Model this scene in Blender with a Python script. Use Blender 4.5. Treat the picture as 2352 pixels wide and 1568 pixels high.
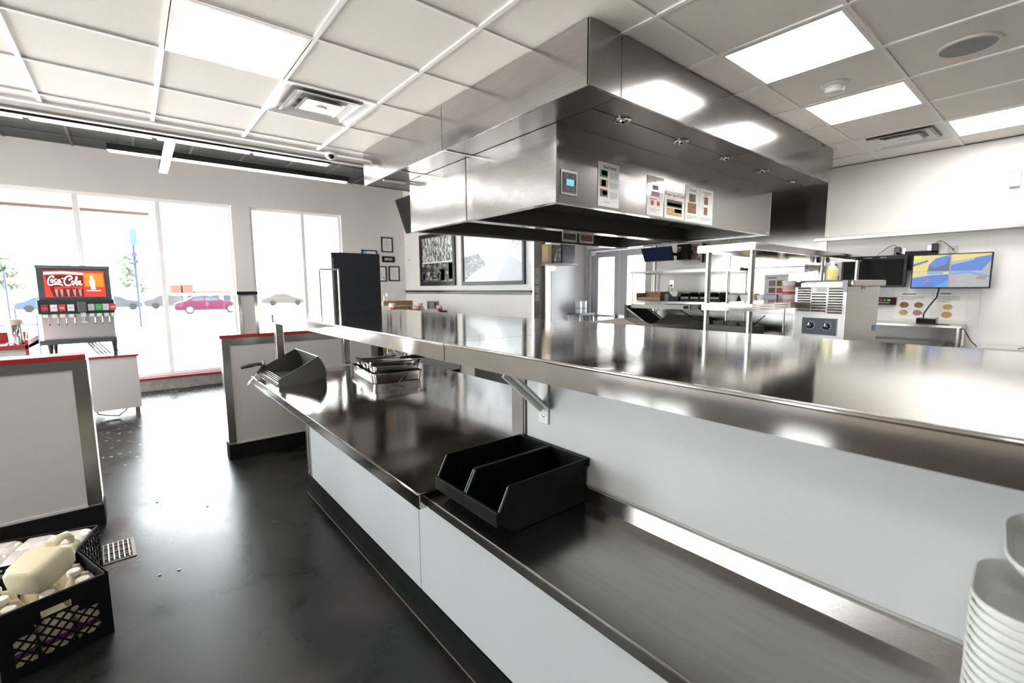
import bpy, bmesh, math, random
from mathutils import Vector, Matrix, noise
random.seed(7)
PI = math.pi
S = bpy.context.scene
for o in list(bpy.data.objects): bpy.data.objects.remove(o, do_unlink=True)
C = S.collection

# ------------------------------------------------------------------ camera
yaw, pitch, roll = 0.68674126, -0.11540725, -0.00726939
F = Vector((math.sin(yaw)*math.cos(pitch), math.cos(yaw)*math.cos(pitch), math.sin(pitch)))
R0 = Vector((math.cos(yaw), -math.sin(yaw), 0)); U0 = R0.cross(F)
Rv = R0*math.cos(roll) + U0*math.sin(roll); Uv = -R0*math.sin(roll) + U0*math.cos(roll)
cd = bpy.data.cameras.new('camera'); cam = bpy.data.objects.new('camera', cd); C.objects.link(cam)
cam.matrix_world = Matrix(((Rv.x, Uv.x, -F.x, 0), (Rv.y, Uv.y, -F.y, 0), (Rv.z, Uv.z, -F.z, 1.45), (0, 0, 0, 1)))
cd.sensor_width = 36.0; cd.lens = 1059.488*36/2352
cd.clip_start = 0.05; cd.clip_end = 300
cd.dof.use_dof = True; cd.dof.focus_distance = 1.75; cd.dof.aperture_fstop = 3.6
S.camera = cam
S.view_settings.view_transform = 'Standard'; S.view_settings.look = 'None'
S.view_settings.gamma = 1; S.view_settings.use_curve_mapping = False
S.view_settings.exposure = 1.05

# ------------------------------------------------------------------ world, lamps
W = bpy.data.worlds.new('overcast_sky'); S.world = W; W.use_nodes = True
bg = W.node_tree.nodes['Background']; bg.inputs[0].default_value = (0.93, 0.965, 1, 1); bg.inputs[1].default_value = 9.0
LAMP = 12.0      # radiance of the ceiling light panels
BAR = 9.0       # radiance of the linear bars
def portal(name, x0, x1, y, z0, z1, rot):
    l = bpy.data.lights.new(name, 'AREA'); l.shape = 'RECTANGLE'; l.size = x1-x0; l.size_y = z1-z0
    l.cycles.is_portal = True
    o = bpy.data.objects.new(name, l); C.objects.link(o); o.location = ((x0+x1)/2, y, (z0+z1)/2); o.rotation_euler = rot
portal('window_portal', -3.4, 1.3, 8.46, .2, 2.75, (PI/2, 0, PI))
portal('window_portal', 1.55, 3.0, 8.46, .2, 2.77, (PI/2, 0, PI))
for _y0, _y1 in ((1.55, 2.15), (3.2, 5.2), (5.7, 8.0)):
    _l = bpy.data.lights.new('window_portal', 'AREA'); _l.shape = 'RECTANGLE'; _l.size = _y1-_y0; _l.size_y = 2.5; _l.cycles.is_portal = True
    _o = bpy.data.objects.new('window_portal', _l); C.objects.link(_o); _o.location = (-4.12, (_y0+_y1)/2, 1.45); _o.rotation_euler = (PI/2, 0, -PI/2)

sd = bpy.data.lights.new('sun', 'SUN'); sd.energy = 27; sd.angle = .02; sd.color = (1, .96, .9)
so = bpy.data.objects.new('sun', sd); C.objects.link(so); so.location = (30, -10, 40); so.rotation_euler = Vector((.75, -.35, 1.25)).to_track_quat('Z', 'Y').to_euler()

# ------------------------------------------------------------------ materials
_m = {}
def mat(name, col=(.8, .8, .8), rough=.5, metal=0., emit=None, es=1., nscale=0, nvar=0., bump=0., bscale=40, coat=0., trans=0., spec=.5, stretch=None, rvar=0., wav=0., wscale=1.2, alpha=1., wst=None):
    if name in _m: return _m[name]
    m = bpy.data.materials.new(name); m.use_nodes = True; _m[name] = m
    nt = m.node_tree; b = nt.nodes['Principled BSDF']
    b.inputs['Base Color'].default_value = (*col, 1); b.inputs['Roughness'].default_value = rough
    b.inputs['Metallic'].default_value = metal; b.inputs['Specular IOR Level'].default_value = spec
    b.inputs['Coat Weight'].default_value = coat; b.inputs['Transmission Weight'].default_value = trans
    b.inputs['Alpha'].default_value = alpha
    if emit: b.inputs['Emission Color'].default_value = (*emit, 1); b.inputs['Emission Strength'].default_value = es
    N = nt.nodes.new; L = nt.links.new
    tc = N('ShaderNodeTexCoord'); co = tc.outputs['Object']
    if stretch:
        mp = N('ShaderNodeMapping'); mp.inputs['Scale'].default_value = stretch; L(co, mp.inputs['Vector']); co2 = mp.outputs[0]
    else: co2 = co
    if nvar:
        t = N('ShaderNodeTexNoise'); t.inputs['Scale'].default_value = nscale or 6; t.inputs['Detail'].default_value = 6; L(co2, t.inputs['Vector'])
        r = N('ShaderNodeMapRange'); r.inputs[1].default_value = .3; r.inputs[2].default_value = .7; r.inputs[3].default_value = 1-nvar; r.inputs[4].default_value = 1+nvar; L(t.outputs[0], r.inputs[0])
        mx = N('ShaderNodeVectorMath'); mx.operation = 'SCALE'; mx.inputs[0].default_value = col; L(r.outputs[0], mx.inputs['Scale']); L(mx.outputs[0], b.inputs['Base Color'])
    if rvar:
        t = N('ShaderNodeTexNoise'); t.inputs['Scale'].default_value = 3; t.inputs['Detail'].default_value = 5; L(co, t.inputs['Vector'])
        r = N('ShaderNodeMapRange'); r.inputs[1].default_value = .3; r.inputs[2].default_value = .7; r.inputs[3].default_value = rough-rvar; r.inputs[4].default_value = rough+rvar; L(t.outputs[0], r.inputs[0]); L(r.outputs[0], b.inputs['Roughness'])
    last = None
    if wav:
        t = N('ShaderNodeTexNoise'); t.inputs['Scale'].default_value = wscale; t.inputs['Detail'].default_value = 1.5
        if wst: mp2 = N('ShaderNodeMapping'); mp2.inputs['Scale'].default_value = wst; L(co, mp2.inputs['Vector']); L(mp2.outputs[0], t.inputs['Vector'])
        else: L(co, t.inputs['Vector'])
        bp = N('ShaderNodeBump'); bp.inputs['Strength'].default_value = 1; bp.inputs['Distance'].default_value = wav; L(t.outputs[0], bp.inputs['Height']); last = bp
    if bump:
        t = N('ShaderNodeTexNoise'); t.inputs['Scale'].default_value = bscale; t.inputs['Detail'].default_value = 4; L(co2, t.inputs['Vector'])
        bp = N('ShaderNodeBump'); bp.inputs['Strength'].default_value = 1; bp.inputs['Distance'].default_value = bump; L(t.outputs[0], bp.inputs['Height'])
        if last: L(last.outputs[0], bp.inputs['Normal'])
        last = bp
    if last: L(last.outputs[0], b.inputs['Normal'])
    return m
STC = (.52, .505, .485)
steel = mat('brushed_steel', STC, .22, 1, nvar=.06, nscale=5, stretch=(1, 14, 60), bump=.00012, bscale=30, rvar=.04)
steel_top = mat('steel_counter_top', (.60, .585, .565), .10, 1, nvar=.05, nscale=8, stretch=(20, 1.2, 1), bump=.00005, bscale=25, rvar=.035, wav=.0022, wscale=2.2)
steel_shelf = mat('steel_shelf_top', (.72, .69, .65), .085, 1, nvar=.05, nscale=8, stretch=(20, 1.2, 1), bump=.00004, bscale=25, rvar=.03, wav=.0008, wscale=2.0)
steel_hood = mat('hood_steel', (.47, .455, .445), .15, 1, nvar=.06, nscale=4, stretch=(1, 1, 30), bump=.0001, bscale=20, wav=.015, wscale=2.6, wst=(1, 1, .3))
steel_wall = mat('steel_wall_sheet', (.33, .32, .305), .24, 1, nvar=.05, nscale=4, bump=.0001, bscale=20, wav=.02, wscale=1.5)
steel_hoodf = mat('hood_front_steel_shaded', (.33, .315, .31), .19, 1, nvar=.06, nscale=4, stretch=(1, 1, 30), bump=.0001, bscale=20, wav=.008, wscale=1.2)  # darker copy of the hood steel, front's dim reflection put into the colour
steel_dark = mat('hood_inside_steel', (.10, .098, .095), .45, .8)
steel_soffit = mat('soffit_steel_shaded', (.22, .20, .195), .32, 1, bump=.0001, bscale=20, wav=.004)  # steel darkened so the underside's shade sits in its colour
chrome = mat('chrome', (.75, .75, .76), .1, 1)
pan_steel = mat('pan_steel', (.62, .6, .58), .22, 1, wav=.002, wscale=9)
white_panel = mat('white_wall_panel', (.57, .58, .585), .28, nvar=.02, nscale=3, bump=.0002, bscale=90)
white_panel2 = mat('white_laminate', (.52, .50, .475), .45, nvar=.02, nscale=3)
paint = mat('cream_wall_paint', (.76, .725, .69), .7, nvar=.02, nscale=2, bump=.0004, bscale=120)
frp = mat('white_fibreglass_panel', (.78, .76, .73), .35, nvar=.03, nscale=3, bump=.0008, bscale=60)
tilem = mat('ceiling_tile_white', (.84, .79, .745), .85, nvar=.025, nscale=150, bump=.0006, bscale=180)
teem = mat('ceiling_tee_white', (.88, .85, .82), .5)
dtile = mat('ceiling_tile_charcoal', (.045, .047, .046), .7, nvar=.1, nscale=60)
dtee = mat('ceiling_tee_charcoal', (.09, .09, .09), .5)
bulk = mat('bulkhead_paint', (.22, .195, .175), .7, nvar=.03)
red = mat('red_laminate', (.33, .018, .02), .28, nvar=.05, nscale=30, coat=.2)
black = mat('black_plastic', (.006, .006, .007), .5, bump=.0002, bscale=150, spec=.25)
blackg = mat('black_gloss', (.01, .01, .012), .12)
navy = mat('black_painted_steel', (.016, .019, .026), .35)
rubber = mat('black_cove_base', (.007, .007, .007), .75, spec=.15, nvar=.4, nscale=12, bump=.0006, bscale=30)
grout = mat('dusty_edge', (.2, .17, .14), .8)
greyp = mat('grey_plastic', (.13, .13, .125), .45, bump=.0003, bscale=90)
white = mat('white_plastic', (.78, .77, .75), .4)
whitef = mat('white_foam', (.80, .80, .77), .55, nvar=.02)
paper = mat('paper', (.83, .82, .80), .6)
ink = mat('ink', (.03, .03, .03), .6); greyink = mat('grey_ink', (.38, .38, .38), .7)
redink = mat('red_ink', (.5, .06, .05), .6); greenink = mat('green_ink', (.12, .42, .08), .6)
card = mat('cardboard', (.38, .24, .13), .8, nvar=.08, nscale=8)
concrete = mat('concrete_curb', (.27, .25, .23), .7, nvar=.2, nscale=12, bump=.001, bscale=30)
brown = mat('brown_photo', (.25, .13, .07), .6, nvar=.5, nscale=60); tan = mat('tan_photo', (.55, .38, .18), .6, nvar=.35, nscale=50)
olive = mat('dark_photo', (.12, .11, .08), .6, nvar=.5, nscale=60); greenp = mat('green_photo', (.15, .38, .07), .6, nvar=.3, nscale=50)
mauve = mat('mauve_photo', (.35, .2, .24), .6, nvar=.5, nscale=60)
yellow = mat('yellow_note', (.85, .8, .03), .6)

def floor_mat():
    m = bpy.data.materials.new('polished_dark_concrete'); m.use_nodes = True; nt = m.node_tree; b = nt.nodes['Principled BSDF']
    N = nt.nodes.new; L = nt.links.new
    g = N('ShaderNodeNewGeometry')
    n1 = N('ShaderNodeTexNoise'); n1.inputs['Scale'].default_value = 1.6; n1.inputs['Detail'].default_value = 9; n1.inputs['Roughness'].default_value = .62; n1.inputs['Distortion'].default_value = .8; L(g.outputs['Position'], n1.inputs['Vector'])
    cr = N('ShaderNodeValToRGB'); e = cr.color_ramp.elements; e[0].position = .34; e[0].color = (.006, .006, .006, 1); e[1].position = .72; e[1].color = (.036, .031, .029, 1)
    k = e.new(.52); k.color = (.012, .0135, .012, 1); k = e.new(.6); k.color = (.024, .018, .018, 1); L(n1.outputs[0], cr.inputs[0])
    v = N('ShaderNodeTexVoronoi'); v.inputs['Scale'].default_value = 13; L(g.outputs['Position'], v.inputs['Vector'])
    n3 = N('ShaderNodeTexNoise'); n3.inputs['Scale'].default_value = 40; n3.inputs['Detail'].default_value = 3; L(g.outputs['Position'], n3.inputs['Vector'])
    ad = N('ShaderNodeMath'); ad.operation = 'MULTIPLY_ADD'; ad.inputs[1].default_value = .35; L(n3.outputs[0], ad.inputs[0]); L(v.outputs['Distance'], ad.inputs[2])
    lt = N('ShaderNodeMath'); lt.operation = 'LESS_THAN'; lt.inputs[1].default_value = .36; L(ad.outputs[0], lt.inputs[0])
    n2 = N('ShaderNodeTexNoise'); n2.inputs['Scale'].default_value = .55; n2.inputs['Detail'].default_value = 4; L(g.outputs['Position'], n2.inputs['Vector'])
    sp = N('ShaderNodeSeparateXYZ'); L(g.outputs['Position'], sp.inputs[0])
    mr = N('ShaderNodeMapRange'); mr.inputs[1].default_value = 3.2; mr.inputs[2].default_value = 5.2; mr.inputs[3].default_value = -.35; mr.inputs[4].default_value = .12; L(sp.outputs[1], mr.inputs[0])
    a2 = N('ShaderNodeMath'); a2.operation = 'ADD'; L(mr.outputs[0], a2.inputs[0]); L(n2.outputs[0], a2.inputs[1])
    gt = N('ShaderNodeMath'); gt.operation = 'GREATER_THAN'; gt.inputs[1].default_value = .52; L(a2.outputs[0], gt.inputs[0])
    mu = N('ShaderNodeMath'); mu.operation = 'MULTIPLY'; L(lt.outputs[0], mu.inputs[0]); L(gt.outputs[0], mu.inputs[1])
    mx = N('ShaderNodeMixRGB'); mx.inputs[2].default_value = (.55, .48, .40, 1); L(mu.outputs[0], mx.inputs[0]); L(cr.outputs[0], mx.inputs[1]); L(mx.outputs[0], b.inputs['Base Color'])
    r = N('ShaderNodeMapRange'); r.inputs[1].default_value = .3; r.inputs[2].default_value = .7; r.inputs[3].default_value = .22; r.inputs[4].default_value = .40; L(n1.outputs[0], r.inputs[0]); L(r.outputs[0], b.inputs['Roughness'])
    b.inputs['Specular IOR Level'].default_value = .42
    bp = N('ShaderNodeBump'); bp.inputs['Distance'].default_value = .00012; n4 = N('ShaderNodeTexNoise'); n4.inputs['Scale'].default_value = 18; n4.inputs['Detail'].default_value = 6; L(g.outputs['Position'], n4.inputs['Vector']); L(n4.outputs[0], bp.inputs['Height']); L(bp.outputs[0], b.inputs['Normal'])
    return m
def glass_mat(name='window_glass', tint=(.97, .985, .98)):
    m = bpy.data.materials.new(name); m.use_nodes = True; nt = m.node_tree; nt.nodes.clear(); N = nt.nodes.new; L = nt.links.new
    o = N('ShaderNodeOutputMaterial'); t = N('ShaderNodeBsdfTransparent'); t.inputs[0].default_value = (*tint, 1); g = N('ShaderNodeBsdfGlossy'); g.inputs['Roughness'].default_value = .02
    f = N('ShaderNodeFresnel'); f.inputs[0].default_value = 1.45; mx = N('ShaderNodeMixShader'); L(f.outputs[0], mx.inputs[0]); L(t.outputs[0], mx.inputs[1]); L(g.outputs[0], mx.inputs[2]); L(mx.outputs[0], o.inputs[0]); return m
glass = glass_mat()
def photo_mat(name, scale, lo, hi, stretch, dist=1.5, grad=None, tint=(1, 1, 1)):
    m = bpy.data.materials.new(name); m.use_nodes = True; nt = m.node_tree; b = nt.nodes['Principled BSDF']; N = nt.nodes.new; L = nt.links.new
    g = N('ShaderNodeNewGeometry'); mp = N('ShaderNodeMapping'); mp.inputs['Scale'].default_value = stretch; L(g.outputs['Position'], mp.inputs[0])
    n = N('ShaderNodeTexNoise'); n.inputs['Scale'].default_value = scale; n.inputs['Detail'].default_value = 5; n.inputs['Distortion'].default_value = dist; L(mp.outputs[0], n.inputs[0])
    cr = N('ShaderNodeValToRGB'); e = cr.color_ramp.elements; e[0].position = lo; e[0].color = (.015, .012, .014, 1); e[1].position = hi; e[1].color = (.8*tint[0], .8*tint[1], .8*tint[2], 1); L(n.outputs[0], cr.inputs[0])
    L(cr.outputs[0], b.inputs['Base Color']); b.inputs['Roughness'].default_value = .3; return m
ph_crowd = photo_mat('old_photograph_crowd', 7, .44, .60, (1, 3, 1))
ph_pale = photo_mat('old_photograph_pale', 2.2, .18, .46, (1, 1.4, 1.6), 1, tint=(.97, .99, 1.05))
ph_dark = photo_mat('old_photograph_dark', 9, .5, .78, (1, 1, 2))

# ------------------------------------------------------------------ mesh helpers
class MB:
    def __init__(s): s.v = []; s.f = []
    def add(s, vs, fs):
        o = len(s.v); s.v += [tuple(p) for p in vs]; s.f += [tuple(i+o for i in f) for f in fs]; return s
    def box(s, x0, x1, y0, y1, z0, z1, m=None):
        vs = [(x, y, z) for x in (x0, x1) for y in (y0, y1) for z in (z0, z1)]
        if m is not None: vs = [m @ Vector(p) for p in vs]
        return s.add(vs, [(0, 1, 3, 2), (4, 6, 7, 5), (0, 4, 5, 1), (2, 3, 7, 6), (0, 2, 6, 4), (1, 5, 7, 3)])
    def obox(s, o, U, V, N, w, h, t):      # box spanned from corner o along U,V,N
        o, U, V, N = map(Vector, (o, U, V, N)); vs = [o+U*a*w+V*b*h+N*c*t for a in (0, 1) for b in (0, 1) for c in (0, 1)]
        return s.add(vs, [(0, 1, 3, 2), (4, 6, 7, 5), (0, 4, 5, 1), (2, 3, 7, 6), (0, 2, 6, 4), (1, 5, 7, 3)])
    def bar(s, a, b, w, h=None, up=(0, 0, 1)):
        a, b = Vector(a), Vector(b); d = (b-a); l = d.length; d.normalize(); up = Vector(up)
        if abs(d.dot(up)) > .98: up = Vector((1, 0, 0))
        x = d.cross(up).normalized(); z = x.cross(d); h = h or w
        return s.obox(a-x*w/2-z*h/2, x, z, d, w, h, l)
    def tube(s, pts, r, n=8, cap=True):
        pts = [Vector(p) for p in pts]; rs = r if isinstance(r, (list, tuple)) else [r]*len(pts)
        rings = []; prev = None
        for i, p in enumerate(pts):
            d = (pts[min(i+1, len(pts)-1)]-pts[max(i-1, 0)]).normalized()
            if prev is None:
                a = Vector((0, 0, 1)) if abs(d.z) < .9 else Vector((1, 0, 0)); x = d.cross(a).normalized()
            else: x = (prev-d*prev.dot(d)).normalized()
            prev = x; y = d.cross(x)
            rings.append([p+(x*math.cos(2*PI*k/n)+y*math.sin(2*PI*k/n))*rs[i] for k in range(n)])
        vs = [q for rg in rings for q in rg]; fs = []
        for i in range(len(pts)-1):
            for k in range(n): fs.append((i*n+k, i*n+(k+1) % n, (i+1)*n+(k+1) % n, (i+1)*n+k))
        if cap: fs.append(tuple(range(n-1, -1, -1))); fs.append(tuple((len(pts)-1)*n+k for k in range(n)))
        return s.add(vs, fs)
    def cyl(s, a, b, r, n=16): return s.tube([a, b], r, n)
    def lathe(s, o, prof, n=20, ax=(0, 0, 1), sx=1, sy=1):
        o = Vector(o); ax = Vector(ax).normalized(); q = Vector((0, 0, 1)).rotation_difference(ax)
        vs = []; fs = []; m = len(prof)
        for r, z in prof:
            for k in range(n): vs.append(o+q @ Vector((r*math.cos(2*PI*k/n)*sx, r*math.sin(2*PI*k/n)*sy, z)))
        for i in range(m-1):
            for k in range(n): fs.append((i*n+k, i*n+(k+1) % n, (i+1)*n+(k+1) % n, (i+1)*n+k))
        if prof[0][0] > 1e-5: fs.append(tuple(range(n-1, -1, -1)))
        if prof[-1][0] > 1e-5: fs.append(tuple((m-1)*n+k for k in range(n)))
        return s.add(vs, fs)
    def loft(s, rings, cap=True):
        n = len(rings[0]); vs = [q for r in rings for q in r]; fs = []
        for i in range(len(rings)-1):
            for k in range(n): fs.append((i*n+k, i*n+(k+1) % n, (i+1)*n+(k+1) % n, (i+1)*n+k))
        if cap: fs.append(tuple(range(n-1, -1, -1))); fs.append(tuple((len(rings)-1)*n+k for k in range(n)))
        return s.add(vs, fs)
    def prism(s, pts, N):       # closed 3D polygon extruded along N
        N = Vector(N); pts = [Vector(p) for p in pts]; n = len(pts)
        return s.add(pts+[p+N for p in pts], [tuple(range(n-1, -1, -1)), tuple(range(n, 2*n))]+[(k, (k+1) % n, n+(k+1) % n, n+k) for k in range(n)])
    def xf(s, M): s.v = [tuple(M @ Vector(p)) for p in s.v]; return s
    def build(s, name, m, parent=None, bevel=0, smooth=False, local=False, seg=2, at=None, **tags):
        off = Vector((0, 0, 0))
        if parent is not None:
            if not local:
                r = parent
                while r.parent: r = r.parent
                off = Vector(r.location)
        else:
            xs, ys, zs = zip(*s.v); off = Vector(at) if at else Vector(((min(xs)+max(xs))/2, (min(ys)+max(ys))/2, min(zs)))
        me = bpy.data.meshes.new(name); me.from_pydata([Vector(p)-off for p in s.v], [], s.f)
        bm = bmesh.new(); bm.from_mesh(me)
        bmesh.ops.recalc_face_normals(bm, faces=bm.faces)
        if bevel:
            es = [e for e in bm.edges if len(e.link_faces) == 2 and e.calc_face_angle(0) > .5]
            bmesh.ops.bevel(bm, geom=es, offset=bevel, segments=seg, profile=.6, affect='EDGES', clamp_overlap=True)
        bm.to_mesh(me); bm.free()
        if smooth:
            for p in me.polygons: p.use_smooth = True
            if hasattr(me, 'set_sharp_from_angle'): me.set_sharp_from_angle(angle=.7)
        me.materials.append(m)
        o = bpy.data.objects.new(name, me); C.objects.link(o)
        if parent is not None: o.parent = parent
        else: o.location = off
        for k, v in tags.items(): o[k] = v
        return o
def T(name, label, cat, loc=(0, 0, 0), rz=0, group=None):
    o = bpy.data.objects.new(name, None); C.objects.link(o); o.empty_display_size = .05
    o.location = loc; o.rotation_euler = (0, 0, rz); o['label'] = label; o['category'] = cat
    if group: o['group'] = group
    return o
def tag(o, label, cat, group=None):
    o['label'] = label; o['category'] = cat
    if group: o['group'] = group
    return o
def ST(mb, name, m, parent=None, **k):
    o = mb.build(name, m, parent, **k)
    if parent is None: o['kind'] = 'structure'
    return o
def dup(root, loc, rz=None, label=None, group=None):
    r = root.copy(); C.objects.link(r); r.location = loc
    if rz is not None: r.rotation_euler = (0, 0, rz)
    if label: r['label'] = label
    if group: r['group'] = group
    for ch in list(root.children):
        c = ch.copy(); C.objects.link(c); c.parent = r
        for g in ch.children:
            d = g.copy(); C.objects.link(d); d.parent = c
    return r
def place(me_obj, loc, parent=None):          # shared-mesh copy
    o = me_obj.copy(); C.objects.link(o); o.location = loc; o.parent = parent; return o
def B(*a): return MB().box(*a)
def text(s, size, o, U, V, m, parent, name='lettering', ext=.0004, bold=0, align='LEFT', sx=1.0, shear=0):
    cu = bpy.data.curves.new(name, 'FONT'); cu.body = s; cu.size = size; cu.extrude = ext; cu.offset = bold; cu.align_x = align; cu.align_y = 'CENTER'; cu.shear = shear; cu.resolution_u = 3
    t = bpy.data.objects.new(name, cu); C.objects.link(t); bpy.context.view_layer.update()
    me = bpy.data.meshes.new_from_object(t.evaluated_get(bpy.context.evaluated_depsgraph_get())); bpy.data.objects.remove(t)
    U, V, o = Vector(U), Vector(V), Vector(o); N = U.cross(V)
    r = parent
    while r.parent: r = r.parent
    o = o-r.location
    for v in me.vertices: v.co = o+U*v.co.x*sx+V*v.co.y+N*v.co.z
    me.name = name; me.materials.clear(); me.materials.append(m)
    ob = bpy.data.objects.new(name, me); C.objects.link(ob); ob.parent = parent; return ob
UX, UZ, UmY = Vector((1, 0, 0)), Vector((0, 0, 1)), Vector((0, -1, 0))
def sheet(name, label, cat, o, U, w, h, items, pm=paper, thick=.0012, group=None, V=UZ, pname='paper'):
    """flat sheet, o = lower left corner; items in 0..1 of w,h"""
    o, U, V = Vector(o), Vector(U), Vector(V); N = U.cross(V)
    t = T(name, label, cat, o+U*w/2, 0, group)
    MB().obox(o, U, V, N, w, h, thick).build(pname, pm, t)
    for it in items:
        if it[0] == 'r':
            _, a, b, c, d, m, nm = it
            MB().obox(o+U*w*a+V*h*b+N*(thick-.0002), U, V, N, w*(c-a), h*(d-b), .0008).build(nm, m, t)
        elif it[0] == 'c':
            _, a, b, ra, m, nm = it; p_ = o+U*w*a+V*h*b+N*(thick-.0002)
            MB().prism([p_+U*ra*math.cos(k*PI/9)*(1+.05*math.sin(k*2.1))+V*ra*math.sin(k*PI/9)*.8 for k in range(18)], N*.0008).build(nm, m, t)
        elif it[0] == 'l':      # block of fine print: several lines joined
            _, a, b, c, d, k, m = it; mb = MB(); st = (d-b)/k
            for i in range(k):
                ww = (c-a)*(1 if i < k-1 else .6); mb.obox(o+U*w*a+V*h*(b+st*(k-1-i))+N*(thick-.0002), U, V, N, w*ww, h*st*.4, .0006)
            mb.build('fine_print', m, t, kind='stuff')
        else:
            _, a, b, size, s, m = it[:6]
            text(s, size, o+U*w*a+V*h*b+N*thick, U, V, m, t, align='CENTER', bold=(it[6] if len(it) > 6 else 0))
    return t
def rsq(cx, cy, z, a, b, r, n=5, M=None):       # rounded rectangle ring
    out = []
    for sx, sy, st in ((1, 1, 0), (-1, 1, 1), (-1, -1, 2), (1, -1, 3)):
        for k in range(n):
            t = (st+k/(n-1))*PI/2; out.append(Vector((cx+sx*(a-r)+r*math.cos(t), cy+sy*(b-r)+r*math.sin(t), z)))
    return [M @ p for p in out] if M is not None else out

# ================================================================== SETTING
HC = 2.742; DC = 3.33
floorm = floor_mat()
ST(B(-4.1, 6.4, -3.1, 8.6, -.12, 0), 'floor', floorm)
ground = mat('pale_asphalt', (.62, .61, .6), .9, nvar=.08, nscale=1)
ST(MB().box(-70, 90, 8.62, 130, -.5, -.4).box(-70, -4.26, -60, 8.62, -.5, -.4), 'ground', ground)
ST(B(-6, 9, 8.62, 10.2, -.4, -.02), 'trim_1', concrete)           # walkway outside the windows
# planted strip beyond the walkway
g = MB()
for i in range(260):
    x, y, r, h = random.uniform(-9, 14), random.uniform(10.9, 12.2), random.uniform(.08, .2), random.uniform(.05, .22)
    g.lathe((x, y, -.42), [(r, 0), (r*.8, h*.6), (0, h)], 5)
o = tag(g.build('dry_shrubs', mat('dry_grass', (.09, .055, .022), .9, nvar=.3, nscale=8)), 'dry brownish ground cover in the planted strip outside the windows', 'shrubs'); o['kind'] = 'stuff'

# front wall with two window openings
wf = MB(); yw0, yw1 = 8.45, 8.6
wf.box(-4.1, 4.3, yw0, yw1, 2.76, DC+.1); wf.box(-4.1, -3.4, yw0, yw1, 0, 2.76); wf.box(1.30, 1.55, yw0, yw1, 0, 2.76); wf.box(3.0, 4.3, yw0, yw1, 0, 2.76)
wf.box(4.3, 6.4, yw0, yw1, 0, DC+.1)
wall_front = ST(wf, 'wall_front', paint)
ST(B(-3.4, 1.30, 8.38, 8.6, 0, .17), 'trim_2', concrete, bevel=.01); ST(B(1.55, 3.0, 8.38, 8.6, 0, .17), 'trim_3', concrete, bevel=.01)
ST(B(-3.4, 1.30, 8.36, 8.62, .17, .20), 'trim_4', red, bevel=.004); ST(B(1.55, 3.0, 8.36, 8.62, .17, .20), 'trim_5', red, bevel=.004)
frm = mat('window_frame_cream', (.90, .87, .84), .5)
def window(n, x0, x1, z0, z1, mull, y=8.50):
    fr = MB(); t = .045
    for a, b, c, d in ((x0, x1, z1-t, z1), (x0, x1, z0, z0+t), (x0, x0+t, z0+t, z1-t), (x1-t, x1, z0+t, z1-t)): fr.box(a, b, y, y+.07, c, d)
    w = ST(fr, 'window_%d' % n, frm)
    xs = [x0+t]+mull+[x1-t]
    for m_ in mull: B(m_-.03, m_+.03, y-.01, y+.08, z0+t, z1-t).build('mullion', frm, w, bevel=.004)
    for a, b in zip(xs[:-1], xs[1:]): B(a+.02, b-.02, y+.03, y+.036, z0+t, z1-t).build('pane', glass, w)
window(1, -3.4, 1.30, .20, 2.76, [-2.22, -1.35, -.48, .387]); window(2, 1.55, 3.0, .20, 2.76, [2.355])
# exterior canopy over the left panes
can = ST(B(-5, .36, 8.62, 9.9, 2.72, 2.95), 'trim_6', mat('canopy_red', (.14, .10, .10), .8, spec=.1)); B(-5, .36, 9.86, 9.94, 2.68, 3.0).build('fascia', mat('canopy_fascia', (.22, .16, .15), .8, spec=.1), can)

# side and rear walls
tanw = mat('taupe_wall', (.33, .29, .26), .6, nvar=.05)
ST(B(-4.1, -4.08, -3.1, 1.5, 0, HC), 'wall_side', mat('tan_wall_panel', (.75, .66, .59), .6))
wl = MB(); wl.box(-4.25, -4.1, -3.1, 8.6, 2.7, DC+.1); wl.box(-4.25, -4.1, -3.1, 8.6, 0, .2)
for a, b in ((-3.1, 1.55), (2.15, 3.2), (5.2, 5.7), (8.0, 8.6)): wl.box(-4.25, -4.1, a, b, .2, 2.7)
ST(wl, 'wall_left', frp)
for n_, (a, b, mm) in enumerate(((1.55, 2.15, []), (3.2, 5.2, [3.85, 4.5]), (5.7, 8.0, [6.45, 7.2]))):
    fr = MB().box(-4.2, -4.13, a, b, .2, .25).box(-4.2, -4.13, a, b, 2.65, 2.7).box(-4.2, -4.13, a, a+.05, .25, 2.65).box(-4.2, -4.13, b-.05, b, .25, 2.65)
    w_ = ST(fr, 'window_%d' % (4+n_), frm)
    for m_ in mm: B(-4.21, -4.12, m_-.03, m_+.03, .25, 2.65).build('mullion', frm, w_)
    es_ = [a+.05]+mm+[b-.05]
    for p, q in zip(es_[:-1], es_[1:]): B(-4.17, -4.164, p+.02, q-.02, .25, 2.65).build('pane', glass, w_)
ST(B(-4.1, 6.4, -3.2, -3.1, 0, HC+.1), 'wall_rear', tanw)
wm = MB(); wm.box(4.22, 4.33, 4.68, 8.45, 0, DC+.1); ST(wm, 'wall_dining', paint)
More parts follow.
